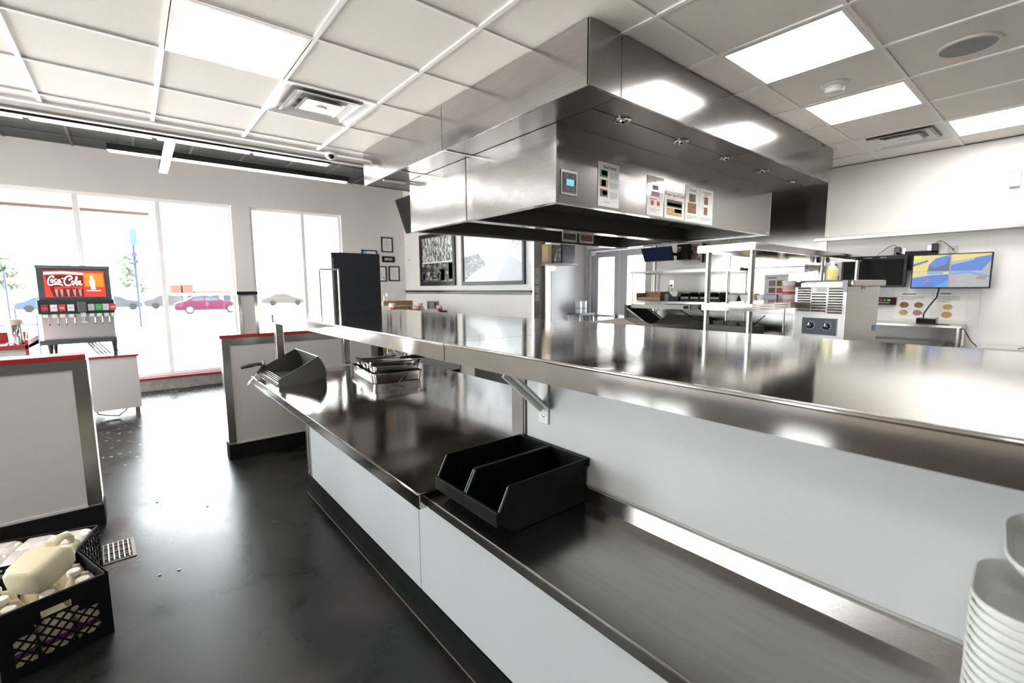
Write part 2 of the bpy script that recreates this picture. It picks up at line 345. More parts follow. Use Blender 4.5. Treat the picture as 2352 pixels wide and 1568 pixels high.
# kitchen back wall (x = 6.2): door opening and a hall window
wb = MB(); a0, a1 = 6.2, 6.35
wb.box(a0, a1, -3.1, 4.13, 0, HC+.1); wb.box(a0, a1, 4.13, 5.46, 2.12, HC+.1); wb.box(a0, a1, 5.46, 6.1, 0, HC+.1); wb.box(a0, a1, 6.1, 7.6, 2.5, HC+.1); wb.box(a0, a1, 6.1, 7.6, 0, .1); wb.box(a0, a1, 7.6, 8.45, 0, HC+.1)
wall_right = ST(wb, 'wall_right', frp)
ST(B(5.34, 6.2, 5.50, 5.60, 0, HC), 'wall_hall', mat('hall_wall_lilac', (.70, .68, .70), .6))
B(5.325, 5.345, 5.485, 5.61, 0, HC).build('corner_guard', steel, bpy.data.objects['wall_hall'])
w3 = ST(MB().box(6.22, 6.28, 6.1, 6.15, .1, 2.5).box(6.22, 6.28, 7.55, 7.6, .1, 2.5).box(6.22, 6.28, 6.15, 7.55, 2.45, 2.5).box(6.22, 6.28, 6.15, 7.55, .1, .15), 'window_3', frm)
B(6.245, 6.251, 6.15, 7.55, .15, 2.45).build('pane', glass, w3)
# stainless end cap on the dining wall with stickers
ec = ST(B(4.205, 4.345, 4.655, 4.685, 0, HC), 'trim_7', steel)
for i, z in enumerate((1.62, 1.50, 1.385, 1.27)): B(4.23, 4.30, 4.652, 4.656, z, z+.095).build('sticker', mat('pale_sticker', (.55, .55, .53), .6), ec); 
# bulkhead between kitchen and dining ceilings
ST(B(-4.1, 6.2, 4.66, 4.90, HC, DC+.1), 'trim_8', bulk)
ST(B(-4.1, 4.22, 4.62, 4.66, HC-.012, HC+.05), 'trim_9', teem)
ST(MB().box(-4.1, 4.22, 4.86, 4.91, HC-.012, HC+.05), 'trim_10', mat('bulkhead_edge', (.42, .39, .36), .6))

# kitchen ceiling
ceil = ST(B(-4.1, 6.2, -3.1, 4.66, HC+.02, HC+.1), 'ceiling', tilem)
XL = [-4.1]+[.23+.61*k for k in range(-7, 10) if .23+.61*k > -4.05]+[6.2]
YL = [-3.1]+[.79+.61*k for k in range(-6, 7)]+[4.62]
special = {}
def cell(x, y):
    i = max(k for k in range(len(XL)) if XL[k] <= x); j = max(k for k in range(len(YL)) if YL[k] <= y); return i, j
lights = [(.5, 2.9), (2.9, 1.1), (4.2, 1.1), (5.4, .5), (-2.6, 2.9), (-1.2, -.2), (2.4, -1.4), (4.2, -2.), (.5, -2.), (-2.6, -1.4)]
lights = lights[:6]+[(2.4, -1.4), (4.2, -2.)]
for p in lights: special[cell(*p)] = 'light'
special[cell(1.1, 3.5)] = 'vent'; special[cell(5.4, 1.1)] = 'vent'
proto = None
for i in range(len(XL)-1):
    for j in range(len(YL)-1):
        if (i, j) in special: continue
        x0, x1, y0, y1 = XL[i], XL[i+1], YL[j], YL[j+1]
        if x0 > 1.85 and x1 < 5.25 and y0 > 1.65: continue          # above the hood
        full = abs(x1-x0-.61) < .01 and abs(y1-y0-.61) < .01
        if full and proto: place(proto, (x0-.0, y0-.0, HC), ceil).location -= ceil.location; continue
        if full:
            proto = MB().box(.006, .604, .006, .604, .006, .02).build('ceiling_tile', tilem, ceil, local=True, bevel=.004, seg=1); proto.location = Vector((x0, y0, HC))-ceil.location; continue
        o = MB().box(.006, x1-x0-.006, .006, y1-y0-.006, .006, .02).build('ceiling_tile', tilem, ceil, local=True, bevel=.003, seg=1); o.location = Vector((x0, y0, HC))-ceil.location
for x in XL[1:-1]: B(x-.012, x+.012, -3.1, 4.62, HC-.004, HC+.006).build('ceiling_tee', teem, ceil)
for y in YL[1:-1]: B(-4.1, 6.2, y-.009, y+.009, HC-.003, HC+.005).build('ceiling_tee', teem, ceil)
B(6.17, 6.2, -3.1, 4.62, HC-.006, HC+.004).build('wall_angle', teem, ceil)
# hall ceiling and dining ceiling
ST(B(4.33, 6.2, 4.90, 8.45, HC, HC+.1), 'ceiling_hall', tilem)
cdn = ST(B(-4.1, 4.22, 4.90, 8.45, DC+.02, DC+.1), 'ceiling_dining', dtile)
xs = [-4.1+.61*k for k in range(14)]+[4.22]; ys = [4.90+.61*k for k in range(6)]+[8.45]; proto = None
for i in range(len(xs)-1):
    for j in range(len(ys)-1):
        w_, h_ = xs[i+1]-xs[i], ys[j+1]-ys[j]
        if w_ < .05 or h_ < .05: continue
        full = abs(w_-.61) < .01 and abs(h_-.61) < .01
        if full and proto: o = place(proto, Vector((xs[i], ys[j], DC))-cdn.location, cdn); continue
        o = MB().box(.006, w_-.006, .006, h_-.006, .006, .02).build('ceiling_tile', dtile, cdn, local=True, bevel=.003, seg=1); o.location = Vector((xs[i], ys[j], DC))-cdn.location
        if full: proto = o
for x in xs[1:-1]: B(x-.012, x+.012, 4.90, 8.45, DC-.004, DC+.006).build('ceiling_tee', dtee, cdn)
for y in ys[1:-1]: B(-4.1, 4.22, y-.009, y+.009, DC-.003, DC+.005).build('ceiling_tee', dtee, cdn)

# ceiling light panels
diff = mat('lit_diffuser', (1, 1, 1), .5, emit=(1, .985, .96), es=LAMP)
labs = ['square ceiling light panel nearest the dining room bulkhead, left of the hood', 'square ceiling light panel beside the hood, nearest of the row on the right', 'square ceiling light panel beside the hood, between smoke detector and air diffuser',
        'square ceiling light panel at the right edge, above the white back wall', 'square ceiling light panel over the front line, far left', 'square ceiling light panel above and left of the aisle, behind the viewpoint',
        'square ceiling light panel behind the viewpoint over the right aisle', 'square ceiling light panel behind the viewpoint by the back wall']
for k, p in enumerate(lights):
    i, j = cell(*p); x0, x1, y0, y1 = XL[i], XL[i+1], YL[j], YL[j+1]
    t = T('ceiling_light', labs[k], 'light', ((x0+x1)/2, (y0+y1)/2, HC-.004), group='ceiling light panels')
    e = .028
    MB().box(x0+.008, x1-.008, y0+.008, y0+e, HC-.004, HC+.015).box(x0+.008, x1-.008, y1-e, y1-.008, HC-.004, HC+.015).box(x0+.008, x0+e, y0+e, y1-e, HC-.004, HC+.015).box(x1-e, x1-.008, y0+e, y1-e, HC-.004, HC+.015).build('light_frame', teem, t)
    B(x0+e, x1-e, y0+e, y1-e, HC-.001, HC+.012).build('diffuser', diff, t)
# air diffusers (nested square cones)
dark = mat('duct_black', (.012, .012, .012), .6)
for (px, py), lb in (((1.1, 3.5), 'white square air diffuser with nested cones beside the left light panel'), ((5.4, 1.1), 'white square air diffuser with nested cones near the back wall')):
    i, j = cell(px, py); x0, x1, y0, y1 = XL[i], XL[i+1], YL[j], YL[j+1]; cx, cy = (x0+x1)/2, (y0+y1)/2
    t = T('air_diffuser', lb, 'vent', (cx, cy, HC-.02), group='ceiling air diffusers')
    B(x0+.01, x1-.01, y0+.01, y1-.01, HC+.0165, HC+.0175).build('duct', mat('duct_grey', (.33, .31, .29), .6), t); B(cx-.15, cx+.1, cy-.02, cy+.15, HC+.0155, HC+.0165).build('duct_opening', dark, t)
    def cone(a0, z0, a1, z1, nm, th=.004):
        rings = [rsq(cx, cy, z0, a0, a0, .02, 3), rsq(cx, cy, z1, a1, a1, .02, 3), rsq(cx, cy, z1+th, a1-.004, a1-.004, .02, 3), rsq(cx, cy, z0+th, a0-.006, a0-.006, .02, 3)]
        m_ = MB(); n = len(rings[0]); m_.v = [tuple(q) for r in rings for q in r]
        m_.f = [(i_*n+k_, i_*n+(k_+1) % n, ((i_+1) % 4)*n+(k_+1) % n, ((i_+1) % 4)*n+k_) for i_ in range(4) for k_ in range(n)]
        m_.build(nm, white, t, bevel=0)
    cone(.298, HC-.004, .235, HC+.014, 'outer_frame'); cone(.225, HC-.006, .155, HC+.016, 'cone'); cone(.212, HC-.012, .2, HC-.004, 'cone'); cone(.14, HC-.008, .09, HC+.012, 'cone')
    cone(.13, HC-.014, .12, HC-.006, 'cone')
    MB().loft([rsq(cx, cy, HC-.008, .12, .12, .02, 3), rsq(cx, cy, HC+.004, .04, .04, .01, 3)]).build('center_plate', white, t)
    MB().lathe((cx, cy, HC-.016), [(0, 0), (.035, 0), (.045, .008), (.045, .012)], 20).build('center_knob', white, t)
# smoke detector, ceiling speaker, dome camera
t = T('smoke_detector', 'white round smoke detector on the ceiling between two light panels', 'detector', (3.63, 1.11, HC))
MB().lathe((3.63, 1.11, HC+.004), [(.078, 0), (.076, -.012), (.06, -.022)], 28).build('base_ring', white, t, smooth=True)
MB().lathe((3.63, 1.11, HC-.018), [(.058, 0), (.05, -.03), (.04, -.036), (0, -.036)], 28).build('sensor_cap', white, t, smooth=True)
t = T('ceiling_speaker', 'round grey ceiling speaker with white rim at upper right', 'speaker', (3.64, .49, HC))
MB().lathe((3.64, .49, HC+.005), [(.135, 0), (.135, -.008), (.118, -.010), (.118, -.004)], 40).build('rim', tilem, t, smooth=True)
MB().lathe((3.64, .49, HC-.003), [(.118, 0), (.06, -.002), (0, -.003)], 40).build('grille', mat('speaker_grille', (.27, .27, .28), .6, bump=.0006, bscale=250), t, smooth=True)
t = T('security_camera', 'white dome security camera under the bulkhead edge left of the hood', 'camera', (1.566, 4.60, HC-.012))
MB().lathe((1.566, 4.60, HC-.012), [(.055, 0), (.055, -.02), (.045, -.04), (.03, -.052), (0, -.056)], 24).build('housing', white, t, smooth=True)
MB().lathe((1.558, 4.572, HC-.048), [(0, .03), (.02, .025), (.028, .01), (.03, 0), (.024, -.016), (0, -.024)], 20).build('dome', blackg, t, smooth=True)

# ================================================================== BACK WALL CLADDING, DOOR
for a, b in ((1.86, 2.95), (2.96, 4.09)): B(6.185, 6.2, a, b, 0, HC-.01).build('steel_panel', steel_wall, wall_right)
ST(B(6.17, 6.2, 4.09, 4.13, 0, 2.9-.16), 'trim_11', steel)
up = ST(B(6.11, 6.2, -3.1, 1.85, 1.985, HC-.006), 'wall_upper', frp)
for y in (.64, -.58): B(6.106, 6.112, y-.012, y+.012, 1.99, HC-.008).build('joint_strip', frp, up)
B(6.10, 6.2, 1.835, 1.86, 1.985, HC-.006).build('edge_trim', frp, up)
ST(B(6.05, 6.2, -3.1, 1.95, 1.945, 1.985), 'trim_12', steel, bevel=.004)
for y in (.585, -.62): B(6.195, 6.203, y-.012, y+.012, .1, 1.94).build('joint_strip', frp, wall_right)
dm = mat('door_paint_grey', (.40, .39, .41), .5); door = T('double_door', 'pale grey double door with narrow glass lights and push bars', 'door', (6.22, 4.80, 0))
MB().box(6.18, 6.34, 5.41, 5.46, 0, 2.11).box(6.18, 6.34, 4.13, 4.18, 0, 2.11).box(6.18, 6.34, 4.18, 5.41, 2.06, 2.11).build('door_frame', dm, door, bevel=.004)
for y0, y1, g0, g1 in ((4.80, 5.40, 4.90, 5.24), (4.19, 4.79, 4.30, 4.64)):
    lf = MB().box(6.22, 6.265, y0, g0, .02, 2.055).box(6.22, 6.265, g1, y1, .02, 2.055).box(6.22, 6.265, g0, g1, 1.95, 2.055).box(6.22, 6.265, g0, g1, .02, .35).build('door_leaf', dm, door)
    B(6.24, 6.246, g0, g1, .35, 1.95).build('glass', glass, lf)
    MB().bar((6.19, y0+.03, .97), (6.19, y1-.03, .97), .03, .05).box(6.19, 6.22, y0+.03, y0+.09, .94, 1.0).box(6.19, 6.22, y1-.09, y1-.03, .94, 1.0).build('push_bar', steel, lf)
B(6.19, 6.22, 5.28, 5.38, 1.99, 2.05).build('door_closer', white, door); door['kind'] = 'structure'

# ================================================================== HALF WALL AND COUNTERS
hw = MB(); hw.box(.90, 1.84, 1.24, 3.40, .0, .762); hw.box(.90, 1.16, -2.9, 1.24, 0, .765); hw.box(1.045, 1.16, -2.9, 1.19, .765, 1.194)
half = ST(hw, 'wall_half', white_panel)
for a, b in ((-2.9, -.70), (-.695, .515), (.52, 1.735), (1.74, 3.385)): B(.893, .90, a, b, .125, .76).build('wall_panel', white_panel, half, bevel=.0015, seg=1)
B(1.038, 1.045, -2.9, 1.185, .80, 1.194).build('wall_panel', white_panel, half)
B(.886, .893, .506, .529, .125, .76).build('joint_strip', white_panel2, half, bevel=.002, seg=1)
cb = MB(); cb.prism([(.872, -2.9, 0), (.884, -2.9, .03), (.888, -2.9, .122), (.90, -2.9, .122), (.90, -2.9, 0)], (0, 6.31, 0)); cb.box(.89, 1.84, 3.40, 3.413, 0, .122)
ST(cb, 'baseboard_half', rubber)
B(.868, .872, -2.9, 3.41, 0, .003).build('dust_line', grout, bpy.data.objects['baseboard_half'])
MB().box(.884, .90, 3.385, 3.41, .122, .762).box(.884, .90, 3.33, 3.36, .122, .762).box(.89, 1.84, 3.40, 3.408, .122, .762).build('end_trim', steel, half)
MB().box(1.025, 1.165, 1.19, 1.255, .815, 1.194).build('end_post', steel, half, bevel=.002, seg=1)

t = T('pass_through_counter', 'deep stainless steel pass-through worktop holding scoop and pans', 'counter', (1.25, 2.5, .765))
MB().box(.635, 1.87, 1.235, 3.80, .768, .82).build('worktop', steel_top, t, bevel=.006, seg=3)
MB().box(.65, .70, 3.32, 3.79, .742, .768).box(.70, 1.85, 3.74, 3.79, .742, .768).build('mounting_channel', steel, t)
t = T('side_counter', 'narrow stainless side counter with low backsplash, holding black bins', 'counter', (.85, -.6, .77))
MB().box(.665, 1.045, -2.9, 1.234, .768, .80).build('worktop', mat('steel_side_top', (.36, .35, .34), .22, 1, nvar=.06, nscale=5, stretch=(14, 1, 1), bump=.00004, bscale=30, rvar=.02), t, bevel=.005, seg=3)
MB().prism([(1.018, -2.9, .80), (1.026, -2.9, .845), (1.036, -2.9, .848), (1.044, -2.9, .848), (1.044, -2.9, .80)], (0, 4.08, 0)).build('backsplash', steel, t)
ca = []
for k in range(60):
    y = -2.9+4.07*k/59; ca.append((1.037, y, .849+.0016*math.sin(y*9)+.001*math.sin(y*23)))
MB().tube(ca, .004, 6).build('sealant_bead', mat('grey_sealant', (.42, .41, .39), .5), t, smooth=True)

t = T('steel_overshelf', 'long stainless overshelf on posts and brackets above the pass-through counter', 'shelf', (1.38, 1.0, 1.196))
def shelf_sec(y0, y1, lastend, firstend):
    m_ = MB(); x0, x1 = .832, 1.93
    m_.box(x0, x1, y0, y1, 1.250, 1.26); m_.box(x0, x0+.012, y0, y1, 1.196, 1.250); m_.box(x1-.012, x1, y0, y1, 1.196, 1.250)
    if lastend: m_.box(x0+.012, x1-.012, y1-.012, y1, 1.196, 1.250)
    if firstend: m_.box(x0+.012, x1-.012, y0, y0+.012, 1.196, 1.25)
    return m_
shelf_sec(1.392, 3.98, True, False).build('shelf_section', steel_shelf, t); shelf_sec(-2.6, 1.388, False, True).build('shelf_section', steel_shelf, t)
# rolled front edge
for a, b in ((1.392, 3.98), (-2.6, 1.388)): MB().tube([(.836, a, 1.2555), (.836, b, 1.2555)], .0056, 10).build('rolled_edge', steel_shelf, t, smooth=True)
for y in (-1.5, 0, 1.39, 2.6): B(.86, 1.91, y-.03, y+.03, 1.2, 1.25).build('stiffener', steel, t)
for x in (.80, 1.35): B(x if x > 1 else x+.035, (x if x > 1 else x+.035)+.055, 3.88, 3.945, .82, 1.25).build('post', steel, t, bevel=.003, seg=1)
for y in (1.095, -.2, -1.5):
    bp = B(1.030, 1.038, y-.022, y+.026, 1.0, 1.194).build('bracket_plate', mat('bracket_white_paint', (.70, .72, .71), .35), t, bevel=.0015, seg=1)
    MB().bar((1.026, y, 1.055), (.87, y, 1.192), .034, .01, up=(0, 1, 0)).bar((1.026, y-.018, 1.055), (.87, y-.018, 1.192), .003, .03, up=(0, 1, 0)).build('brace', mat('bracket_white_paint'), bp)
    MB().lathe((1.030, y-.002, 1.028), [(0, -.004), (.006, -.003), (.007, 0)], 12, ax=(1, 0, 0)).build('screw', chrome, bp)
MB().tube([(.95, 3.05, 1.25), (.95, 3.02, 1.19), (.955, 2.93, 1.165), (.96, 2.83, 1.18), (.965, 2.78, 1.25)], .006, 8).build('cord_loop', mat('dark_cord', (.03, .035, .04), .3), t, smooth=True)

# ================================================================== HOOD
t = T('hood_enclosure', 'brushed stainless enclosure panels joining the hood to the ceiling', 'panel', (3.5, 3.0, 2.43))
z0, z1 = 2.43, 2.738
for a, b in ((1.595, 2.967), (2.973, 4.40)): B(1.80, 1.818, a, b, z0, z1).build('side_panel', steel_hood, t, bevel=.002, seg=1)
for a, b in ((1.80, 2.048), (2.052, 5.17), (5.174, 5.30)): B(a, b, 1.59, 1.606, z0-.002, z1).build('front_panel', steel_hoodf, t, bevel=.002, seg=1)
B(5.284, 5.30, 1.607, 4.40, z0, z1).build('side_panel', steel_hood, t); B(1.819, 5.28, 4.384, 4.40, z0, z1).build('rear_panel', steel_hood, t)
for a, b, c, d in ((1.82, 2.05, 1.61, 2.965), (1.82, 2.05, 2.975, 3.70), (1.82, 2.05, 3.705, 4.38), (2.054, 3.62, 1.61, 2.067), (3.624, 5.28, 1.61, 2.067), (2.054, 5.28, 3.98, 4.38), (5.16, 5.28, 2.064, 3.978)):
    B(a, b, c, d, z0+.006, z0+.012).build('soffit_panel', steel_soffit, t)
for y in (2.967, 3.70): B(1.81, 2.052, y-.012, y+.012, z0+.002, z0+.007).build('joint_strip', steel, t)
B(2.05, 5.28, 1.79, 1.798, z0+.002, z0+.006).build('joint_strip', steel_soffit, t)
MB().tube([(1.835, 4.05, 2.424), (2.05, 4.05, 2.424)], .01, 8).build('light_tube', mat('tube_white', (.8, .8, .78), .4), t)
for x in (2.339, 2.978, 3.621, 4.262, 4.915):
    r_ = MB().lathe((x, 1.80, 2.4325), [(.052, .003), (.052, -.003), (.036, -.006), (.034, .002)], 24).build('nozzle_ring', steel, t, smooth=True)
    MB().lathe((x, 1.80, 2.43), [(.024, .0), (.022, -.008), (.008, -.016), (0, -.018)], 16).build('nozzle', chrome, r_, smooth=True)
h0, h1 = 1.97, 2.435
labs = ['stainless exhaust hood facing the aisle, with taped notices and touch screen', 'second stainless exhaust hood backing onto the first, nearer the dining room']
for k, (ya, yb) in enumerate(((2.068, 3.043), (3.052, 3.97))):
    t = T('exhaust_hood', labs[k], 'hood', (3.6, (ya+yb)/2, h0)); xa, xb = 2.053, 5.15
    B(xa, xa+.02, ya, yb, h0, h1).build('side_panel', steel_hood, t, bevel=.002, seg=1); B(xb-.02, xb, ya, yb, h0, h1).build('side_panel', steel_hood, t)
    B(xa+.02, xb-.02, ya, ya+.02, h0, h1).build('front_panel', steel_hoodf, t); B(xa+.02, xb-.02, yb-.02, yb, h0, h1).build('rear_panel', steel_hood, t)
    # thin dark sheets put the hood's inner shade into the colour
    MB().box(xa+.021, xa+.024, ya+.02, yb-.02, h0+.03, h1-.02).box(xb-.024, xb-.021, ya+.02, yb-.02, h0+.03, h1-.02).box(xa+.024, xb-.024, ya+.021, ya+.024, h0+.03, h1-.02).box(xa+.024, xb-.024, yb-.024, yb-.021, h0+.03, h1-.02).box(xa+.02, xb-.02, ya+.02, yb-.02, h1-.01, h1-.002).build('shade_liner', steel_dark, t)
    MB().box(xa+.02, xb-.02, ya+.02, ya+.045, h0, h0+.012).box(xa+.02, xb-.02, yb-.045, yb-.02, h0, h0+.012).box(xa+.02, xa+.045, ya+.045, yb-.045, h0, h0+.012).box(xb-.045, xb-.02, ya+.045, yb-.045, h0, h0+.012).build('drip_gutter', steel, t)
    n = 6; wd = (xb-xa-.3)/n
    for i in range(n):
        x = xa+.15+wd*i; f = MB()
        s_ = 1 if k == 0 else -1; yc = (ya+yb)/2
        P0 = Vector((x+.01, yc+s_*.30, h1-.33)); V = Vector((0, -s_*.42, .28)).normalized(); N = Vector((1, 0, 0)).cross(V)
        f.obox(P0, (1, 0, 0), V, N, wd-.02, .44, .012)
        for q in range(7): f.obox(P0+Vector((.03+q*(wd-.08)/6.5, 0, 0))-N*.012, (1, 0, 0), V, N, .012, .44, .012)
        f.build('baffle_filter', steel_dark, t)
    MB().tube([(xa+.3, (ya+yb)/2, h0+.30), (xb-.3, (ya+yb)/2, h0+.30)], .012, 8).build('fire_pipe', steel_dark, t, smooth=True)
hood1 = [o for o in bpy.data.objects if o.name.startswith('exhaust_hood')][0]
# bright bottom lip where the two hoods meet
# touch control on the hood face
Y0 = 2.0675
t = T('hood_touch_control', 'small touch control with lit blue screen on the hood front', 'control panel', (2.161, Y0, 2.03))
MB().box(2.088, 2.234, Y0-.006, Y0, 2.022, 2.172).box(2.10, 2.222, Y0-.010, Y0-.006, 2.036, 2.158).build('bezel', steel, t, bevel=.001, seg=1)
B(2.104, 2.218, Y0-.013, Y0-.010, 2.040, 2.154).build('faceplate', mat('panel_charcoal', (.05, .045, .055), .4), t)
B(2.128, 2.194, Y0-.0145, Y0-.0128, 2.078, 2.116).build('screen', mat('blue_lcd', (.1, .3, .5), .3, emit=(.16, .5, .86), es=.5), t)
for x, z in ((2.112, 2.103), (2.112, 2.088), (2.205, 2.103), (2.205, 2.088)): B(x, x+.008, Y0-.0145, Y0-.0128, z, z+.008).build('button', blackg, t)
for x, z in ((2.138, 2.136), (2.184, 2.136), (2.138, 2.056), (2.184, 2.056)): MB().lathe((x, Y0-.0132, z), [(.003, 0), (.0025, .002), (0, .002)], 8, ax=(0, -1, 0)).build('status_light', white, t)
t0 = B(5.06, 5.12, Y0-.004, Y0, 1.985, 2.0).build('name_plate', mat('purple_plate', (.42, .38, .55), .4), None); tag(t0, 'small lilac maker plate at the lower right corner of the hood front', 'plate')
# notices
hp = Y0-.0008
s1 = sheet('notice_sheet', 'tall notice headed Beef Story with three colour pictures, nearest on the hood', 'notice', (2.437, hp, 1.99), UX, .222, .285, [
    ('t', .55, .90, .032, 'Beef Story', ink, .0005), ('r', .09, .66, .45, .83, greenp, 'picture'), ('r', .16, .70, .42, .81, ink, 'picture'), ('r', .09, .44, .45, .61, tan, 'picture'), ('r', .16, .46, .36, .60, brown, 'picture'), ('r', .09, .22, .45, .39, brown, 'picture'), ('r', .2, .26, .42, .36, tan, 'picture'),
    ('l', .55, .66, .92, .80, 5, greyink), ('l', .55, .44, .92, .58, 5, greyink), ('l', .55, .2, .92, .36, 6, greyink), ('l', .3, .10, .7, .13, 1, greenink)], group='notices taped to the hood')
sheet('notice_sheet', 'glossy notice in a plastic sleeve with two red leaf shapes, second on the hood', 'notice', (2.985, hp, 1.982), UX, .215, .285, [
    ('l', .35, .87, .65, .91, 1, ink), ('l', .2, .80, .85, .84, 1, greyink), ('r', .32, .66, .68, .78, mauve, 'picture'), ('r', .24, .50, .76, .62, mauve, 'picture'), ('l', .15, .41, .85, .46, 1, redink), ('r', .24, .27, .42, .38, redink, 'picture'), ('r', .6, .27, .78, .38, redink, 'picture'), ('l', .22, .1, .8, .2, 2, greyink)], pm=mat('glossy_sleeve', (.78, .77, .78), .08, coat=1), group='notices taped to the hood')
sheet('notice_sheet', 'notice with red heading Proper Use of Crutch and two food pictures', 'notice', (3.217, hp, 1.982), UX, .282, .205, [
    ('t', .52, .87, .032, 'Proper Use of Crutch', redink, .0006), ('l', .15, .73, .85, .77, 1, greyink), ('r', .1, .42, .88, .69, olive, 'picture'), ('r', .14, .46, .84, .58, tan, 'picture'), ('r', .1, .11, .88, .39, tan, 'picture'), ('r', .5, .24, .86, .38, brown, 'picture')], group='notices taped to the hood')
sheet('notice_sheet', 'narrow notice headed Seasoning with two dark food pictures stacked', 'notice', (3.511, hp, 1.98), UX, .217, .285, [
    ('t', .52, .88, .026, 'Seasoning', ink), ('r', .26, .56, .72, .78, olive, 'picture'), ('r', .18, .24, .78, .53, brown, 'picture'), ('l', .12, .08, .88, .2, 3, greyink)], group='notices taped to the hood')
sheet('notice_sheet', 'narrow notice with green circled numbers 1 and 2, farthest on the hood', 'notice', (3.732, hp, 1.98), UX, .222, .285, [
    ('t', .55, .90, .022, 'Proper Way to', ink), ('l', .35, .82, .78, .86, 1, ink), ('r', .33, .56, .62, .78, brown, 'picture'), ('t', .24, .73, .05, '1', greenink), ('r', .33, .26, .6, .48, brown, 'picture'), ('t', .24, .45, .05, '2', greenink), ('l', .1, .08, .9, .2, 3, greyink)], group='notices taped to the hood')
hp2 = 3.048
for x, lb in ((3.10, 'left of two small photo cards hanging under the hood'), (3.335, 'right of two small photo cards hanging under the hood')):
    sheet('photo_card', lb, 'card', (x, 3.045, 1.872), UX, .20, .105, [('r', .08, .2, .92, .74, olive if x < 3.2 else brown, 'picture'), ('l', .1, .84, .8, .92, 1, ink), ('l', .1, .05, .7, .14, 1, greyink)], group='cards hanging under the hood')

# ================================================================== DINING SIDE
# low partition walls with red tops
def pony(n, x0, x1, y0, y1, cap=True, right_post=True, left_post=True):
    w = ST(B(x0, x1, y0, y1, .0, 1.045), 'wall_partition_%d' % n, white_panel2)
    B(x0-.02, x1+.004, y0-.018, y1+.02, 1.045, 1.075).build('red_top', red, w, bevel=.004)
    f = MB(); f.box(x0, x1, y0-.006, y0, .985, 1.045)
    if right_post: f.box(x1-.062, x1+.004, y0-.006, y0, .14, .985).box(x1, x1+.006, y0, y1, .14, 1.04)
    if left_post: f.box(x0-.004, x0+.05, y0-.006, y0, .14, .985).box(x0-.006, x0, y0, y1, .14, 1.04)
    f.build('steel_edging', steel, w)
    B(x0-.012, x1+.012, y0-.016, y1+.01, 0, .13).build('cove_base', rubber, w, bevel=.004)
    B(x0+.05, x1-.06, y0-.008, y0, .13, .145).build('edge_bead', white_panel2, w)
    return w
pony(1, -2.8, -.245, 3.75, 3.88, left_post=False); pony(2, .555, 1.90, 4.50, 4.62)
t = T('post_cap', 'short white pillar with steel corners and black cap on the red partition top', 'pillar', (.765, 4.56, 1.075))
B(.70, .83, 4.50, 4.62, 1.075, 1.41).build('body', white_panel2, t)
MB().box(.692, .715, 4.492, 4.515, 1.075, 1.41).box(.815, .838, 4.492, 4.515, 1.075, 1.41).box(.815, .838, 4.60, 4.628, 1.075, 1.41).build('corner_trim', steel, t)
B(.685, .845, 4.485, 4.635, 1.41, 1.437).build('cap', blackg, t, bevel=.003)
t = T('glass_guard', 'clear glass guard with pale steel top rail beyond the far end of the overshelf', 'guard', (1.67, 5.15, 0))
MB().box(1.565, 1.775, 5.13, 5.17, 1.655, 1.672).build('top_rail', chrome, t); B(1.575, 1.765, 5.148, 5.154, 1.07, 1.655).build('glass', glass, t)
MB().box(1.56, 1.575, 5.14, 5.16, .0, 1.655).box(1.765, 1.78, 5.14, 5.16, 0, 1.655).build('post', steel, t)
# condiment counter with straw dispenser at far left
t = T('condiment_counter', 'low white counter with red top and raised red back edge, far left', 'counter', (-1.3, 5.6, 0))
B(-2.0, -.70, 5.42, 5.9, .08, .985).build('body', white_panel2, t); B(-2.02, -.68, 5.39, 5.92, .985, 1.02).build('red_top', red, t, bevel=.003)
B(-2.02, -.74, 5.86, 5.92, 1.02, 1.10).build('back_edge', red, t); B(-.70, -.68, 5.39, 5.92, .93, 1.06).build('side_lip', red, t); B(-1.98, -.72, 5.46, 5.9, 0, .08).build('kick', rubber, t)
t = T('straw_dispenser', 'round chrome dispenser with beige top on the red condiment counter', 'dispenser', (-.76, 5.5, 1.02))
MB().lathe((-.76, 5.5, 1.02), [(.05, 0), (.052, .01), (.044, .02), (.042, .16)], 24).build('body', chrome, t, smooth=True)
MB().lathe((-.76, 5.5, 1.18), [(.052, 0), (.054, .035), (.04, .045), (0, .047)], 24).build('lid', mat('beige_plastic', (.62, .54, .46), .5), t, smooth=True)
MB().tube([(-.715, 5.47, 1.19), (-.69, 5.46, 1.12), (-.70, 5.46, 1.03)], .005, 6).build('side_rod', chrome, t)
for k in range(3): MB().lathe((-.80+.03*k, 5.43, 1.02), [(.014, 0), (.008, .004), (.006, .02)], 10).build('foot', chrome, t)

# beverage cabinet
t = T('beverage_cabinet', 'low white cabinet on legs with red top under the drink dispenser', 'cabinet', (-.6, 7.1, 0))
B(-1.15, -.005, 6.76, 7.45, .12, .71).build('body', mat('cabinet_lilac_white', (.66, .63, .63), .45), t, bevel=.003); B(-1.17, .012, 6.74, 7.47, .71, .735).build('red_top', red, t, bevel=.003)
for x, y in ((-1.12, 6.79), (-.05, 6.79), (-1.12, 7.42), (-.05, 7.42)): B(x-.015, x+.025, y-.015, y+.015, 0, .12).build('leg', steel, t)
cables = MB().tube([(-.42, 7.0, .11), (-.40, 6.98, .05), (-.32, 6.95, .03), (-.22, 6.9, .02), (-.16, 6.93, .06), (-.12, 7.0, .11)], .007, 6)
cables.build('cable', mat('clear_hose', (.4, .4, .42), .3), t); MB().box(-.5, -.43, 6.85, 6.95, .0, .06).build('floor_box', blackg, t)

